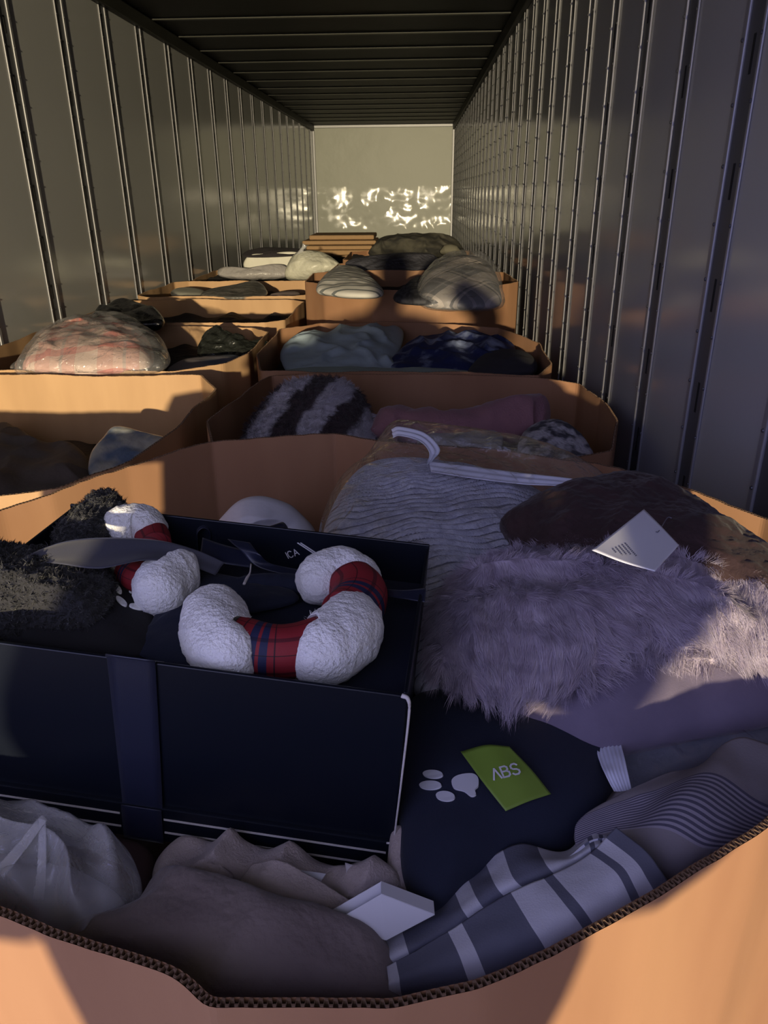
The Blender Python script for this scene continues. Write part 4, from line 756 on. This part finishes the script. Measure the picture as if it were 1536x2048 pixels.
o = blob('dark_lining', [on(493, 514, 6.25), on(500, 500, 6.35), on(560, 497, 6.4), on(610, 500, 6.35), on(606, 510, 6.25)], (np.array(on(550, 506, 6.3)), nrm((0, -.5, .8))), .02, .02, M['dark'], None, amp=.008, fr=8); tag(o, 'dark lining lying over the cream folded sheets', 'cloth')
o = blob('grey_bagged_pillow', [on(440, 552, 6.05), on(444, 536, 6.1), on(500, 538, 6.1), on(565, 530, 6.1), on(574, 552, 6.05), on(500, 557, 6.0)], (np.array(on(508, 545, 6.05)), nrm((0, -.9, .5))), .06, .08, mat('greyish_bag', (.33, .31, .31), .35, bump=(18, .7, .02)), None, amp=.01, fr=8); tag(o, 'flat grey bagged pillow on the far left bin', 'pillow')
kb = thing('knotted_bag', on(620, 552, 5.95), 'white bagged bundle with a knotted top at the far left', 'bag')
blob('body', [on(572, 556, 6.0), on(576, 530, 6.05), on(596, 508, 6.1), on(640, 506, 6.1), (on(672, 522, 6.05)), on(682, 540, 6.0), on(640, 552, 5.95), on(610, 558, 5.95)], (np.array(on(620, 535, 6.0)), nrm((0, -.9, .5))), .12, .10, mat('white_bag', (.56, .55, .46), .35, bump=(16, .8, .02)), kb, amp=.014, fr=9)
tube('knot', [on(598, 512, 6.0), on(604, 498, 6.0), on(610, 490, 6.0)], [.03, .012, .02], M['film2'], kb, n=16, k=12, amp=.004)

# left bins
o = blob('grey_brown_cloth', [(-160, 870), (-60, 862), (0, 860), (50, 876), (110, 900), (160, 905), (182, 935), (185, 985), (140, 1010), (0, 1030), (-160, 1030)], flat(.87), .055, .07, mat('grey_brown_cloth', (.10, .082, .082), .95, bump=(40, .5, .006)), None, amp=.02, fr=6, fold=[(.02, 16, .4, 2)]); tag(o, 'grey brown cloth heaped at the left edge of photo', 'cloth')
def sky_pat(n, u, v, t):
    nz_ = n.nodes.new('ShaderNodeTexNoise'); nz_.inputs['Scale'].default_value = 9; n.links.new(t.outputs['UV'], nz_.inputs['Vector']); return ramp(n, nz_.outputs[0], [(.42, (.42, .42, .40)), (.6, (.12, .17, .28))], 'LINEAR')
o = blob('pale_blue_pack', [(232, 856), (290, 868), (352, 886), (330, 915), (260, 945), (185, 960), (180, 915), (205, 880)], plane((235, 857, .96), (352, 886, .93), (185, 960, .88)), .02, .03, uvmat('blue_cloud_print', sky_pat, .3, (20, .6, .01)), None, p=6, q=2.5, amp=.006, fr=12); tag(o, 'pale plastic pack with blue cloudy print in left bin', 'pack')
def pinkplaid(n, u, v, t):
    a = nm(n, 'FRACT', nm(n, 'MULTIPLY', nm(n, 'ADD', u, nm(n, 'MULTIPLY', v, .25)), 4.2)); b = nm(n, 'FRACT', nm(n, 'MULTIPLY', nm(n, 'SUBTRACT', v, nm(n, 'MULTIPLY', u, .25)), 7.0))
    return nmix(n, .55, ramp(n, a, [(0, (.62, .46, .40)), (.35, (.55, .20, .17)), (.6, (.62, .34, .29)), (.75, (.30, .24, .24)), (.8, (.55, .20, .17))]), ramp(n, b, [(0, (.62, .46, .40)), (.4, (.50, .17, .15)), (.7, (.66, .5, .44))]))
M['pinkplaid'] = uvmat('pink_plaid', pinkplaid, .9, (60, .5, .004))
pp = thing('bagged_pink_blanket', tuple(PZ(190, 700, .98)), 'pink plaid blanket in a clear bag bulging above the left bin', 'blanket')
oo = [(48, 732), (72, 695), (115, 668), (180, 655), (240, 658), (285, 675), (305, 700), (295, 735), (180, 745), (60, 742)]
blob('blanket', oo, flat(1.05), .09, .06, M['pinkplaid'], pp, amp=.014, fr=7, fold=[(.02, 14, .8, 2)], c=(185, 700))
blob('film', [(32, 738), (60, 695), (110, 662), (180, 648), (250, 650), (305, 670), (335, 700), (325, 738), (180, 741), (45, 740)], flat(1.07), .10, .04, M['film3'], pp, amp=.02, fr=9, fold=[(.012, 24, .6, 3)], c=(185, 700))
o = blob('dark_checked_cloth', [(20, 734), (45, 720), (90, 712), (150, 709), (192, 712), (206, 734), (180, 740), (45, 740)], flat(1.05), .025, .025, mat('dark_check', (.05, .05, .055), .5, var=(16, (.22, .19, .18), (3, 1, 1)), bump=(20, .6, .01)), None, amp=.01, fr=12); tag(o, 'dark checked cloth in front of the pink plaid bagged blanket', 'cloth')
o = blob('black_plastic_bag', [(398, 712), (402, 680), (412, 664), (430, 656), (450, 670), (490, 688), (540, 690), (530, 712), (470, 722)], plane((430, 660, 1.06), (400, 715, .98), (530, 712, .98)), .04, .04, mat('black_film', (.018, .020, .018), .22, bump=(26, 1.0, .02)), None, amp=.02, fr=12, fine=.006, ff=30); tag(o, 'shiny black plastic bag peaked beside the blue cloth', 'bag')
o = blob('blue_folded_cloth', [(338, 745), (352, 728), (390, 718), (450, 716), (500, 722), (490, 738), (420, 752)], flat(.99), .025, .04, mat('steel_blue_cloth', (.10, .12, .16), .8, var=(6, (.22, .19, .20))), None, amp=.006, fr=9); tag(o, 'blue grey folded cloth at the right corner of left bin', 'cloth')
o = blob('black_bagged_bundle', [(180, 648), (195, 630), (225, 618), (270, 614), (310, 624), (330, 645), (300, 650), (210, 652)], flat(1.09), .055, .06, mat('black_bag', (.015, .015, .017), .25, bump=(14, .9, .02)), None, amp=.02, fr=7); tag(o, 'shiny black bagged bundle against the left wall', 'bundle')
o = blob('grey_plastic_pack', [(402, 590), (430, 578), (480, 572), (515, 565), (532, 578), (528, 592), (460, 596)], flat(1.045), .03, .04, mat('grey_plastic', (.14, .13, .12), .3, bump=(16, .8, .02)), None, amp=.012, fr=7); tag(o, 'crinkled grey plastic pack in the fourth left bin', 'pack')
o = blob('white_flat_pack', [(345, 590), (350, 580), (380, 578), (410, 584), (405, 594)], flat(1.02), .02, .03, mat('white_pack', (.6, .58, .5), .6), None, p=5); tag(o, 'flat white pack beside the crinkled grey plastic', 'pack')
o = blob('pink_flat_pack', [(540, 592), (560, 587), (596, 586), (594, 593)], flat(1.02), .015, .03, mat('pink_white_pack', (.5, .38, .36), .6), None, p=5); tag(o, 'small pinkish white pack by the tall bin', 'pack')

# ------------------------------------------------------------------ the photographer, whose shadow falls into the trailer
px_, py_ = -.065, -.50
bodyV = [(0, 0, .95), (0, 0, 1.08), (.02, 0, 1.25), (0, 0, 1.42), (.03, .01, 1.50), (.055, .03, 1.57), (.055, .03, 1.67), (.055, .02, 1.74),
         (.08, 0, .86), (.09, 0, .48), (.10, -.02, .08), (.10, .10, .04), (-.08, 0, .86), (-.09, 0, .48), (-.10, -.02, .08), (-.10, .10, .04),
         (.19, 0, 1.42), (.26, .02, 1.27), (.43, .14, 1.46), (.26, .30, 1.59), (-.17, 0, 1.41), (-.24, .02, 1.26), (-.06, .26, 1.42), (.04, .34, 1.55)]
bodyE = [(0, 1), (1, 2), (2, 3), (3, 4), (4, 5), (5, 6), (6, 7), (0, 8), (8, 9), (9, 10), (10, 11), (0, 12), (12, 13), (13, 14), (14, 15), (3, 16), (16, 17), (17, 18), (18, 19), (3, 20), (20, 21), (21, 22), (22, 23)]
bodyR = [.14, .135, .225, .18, .07, .09, .11, .06, .085, .06, .045, .035, .085, .06,   .045, .035, .10, .10, .075, .05, .09, .085, .045, .04]
try:
    body = bpy.data.objects.new('person', bpy.data.meshes.new('person')); body.data.from_pydata([(a+px_, b+py_, c) for a, b, c in bodyV], bodyE, []); COL.objects.link(body)
    body.modifiers.new('skin', 'SKIN').use_smooth_shade = True
    if not body.data.skin_vertices:
        bpy.context.view_layer.objects.active = body; bpy.ops.mesh.customdata_skin_add()
    for i, r_ in enumerate(bodyR): body.data.skin_vertices[0].data[i].radius = (r_, r_*.8)
    body.data.skin_vertices[0].data[0].use_root = True
    body.modifiers.new('sub', 'SUBSURF').render_levels = 2; body.data.materials.append(mat('dark_coat', (.03, .03, .04), .9))
    tag(body, 'person in dark clothes standing behind the camera holding up a phone', 'person')
except Exception as ex_: print('PERSON', ex_)
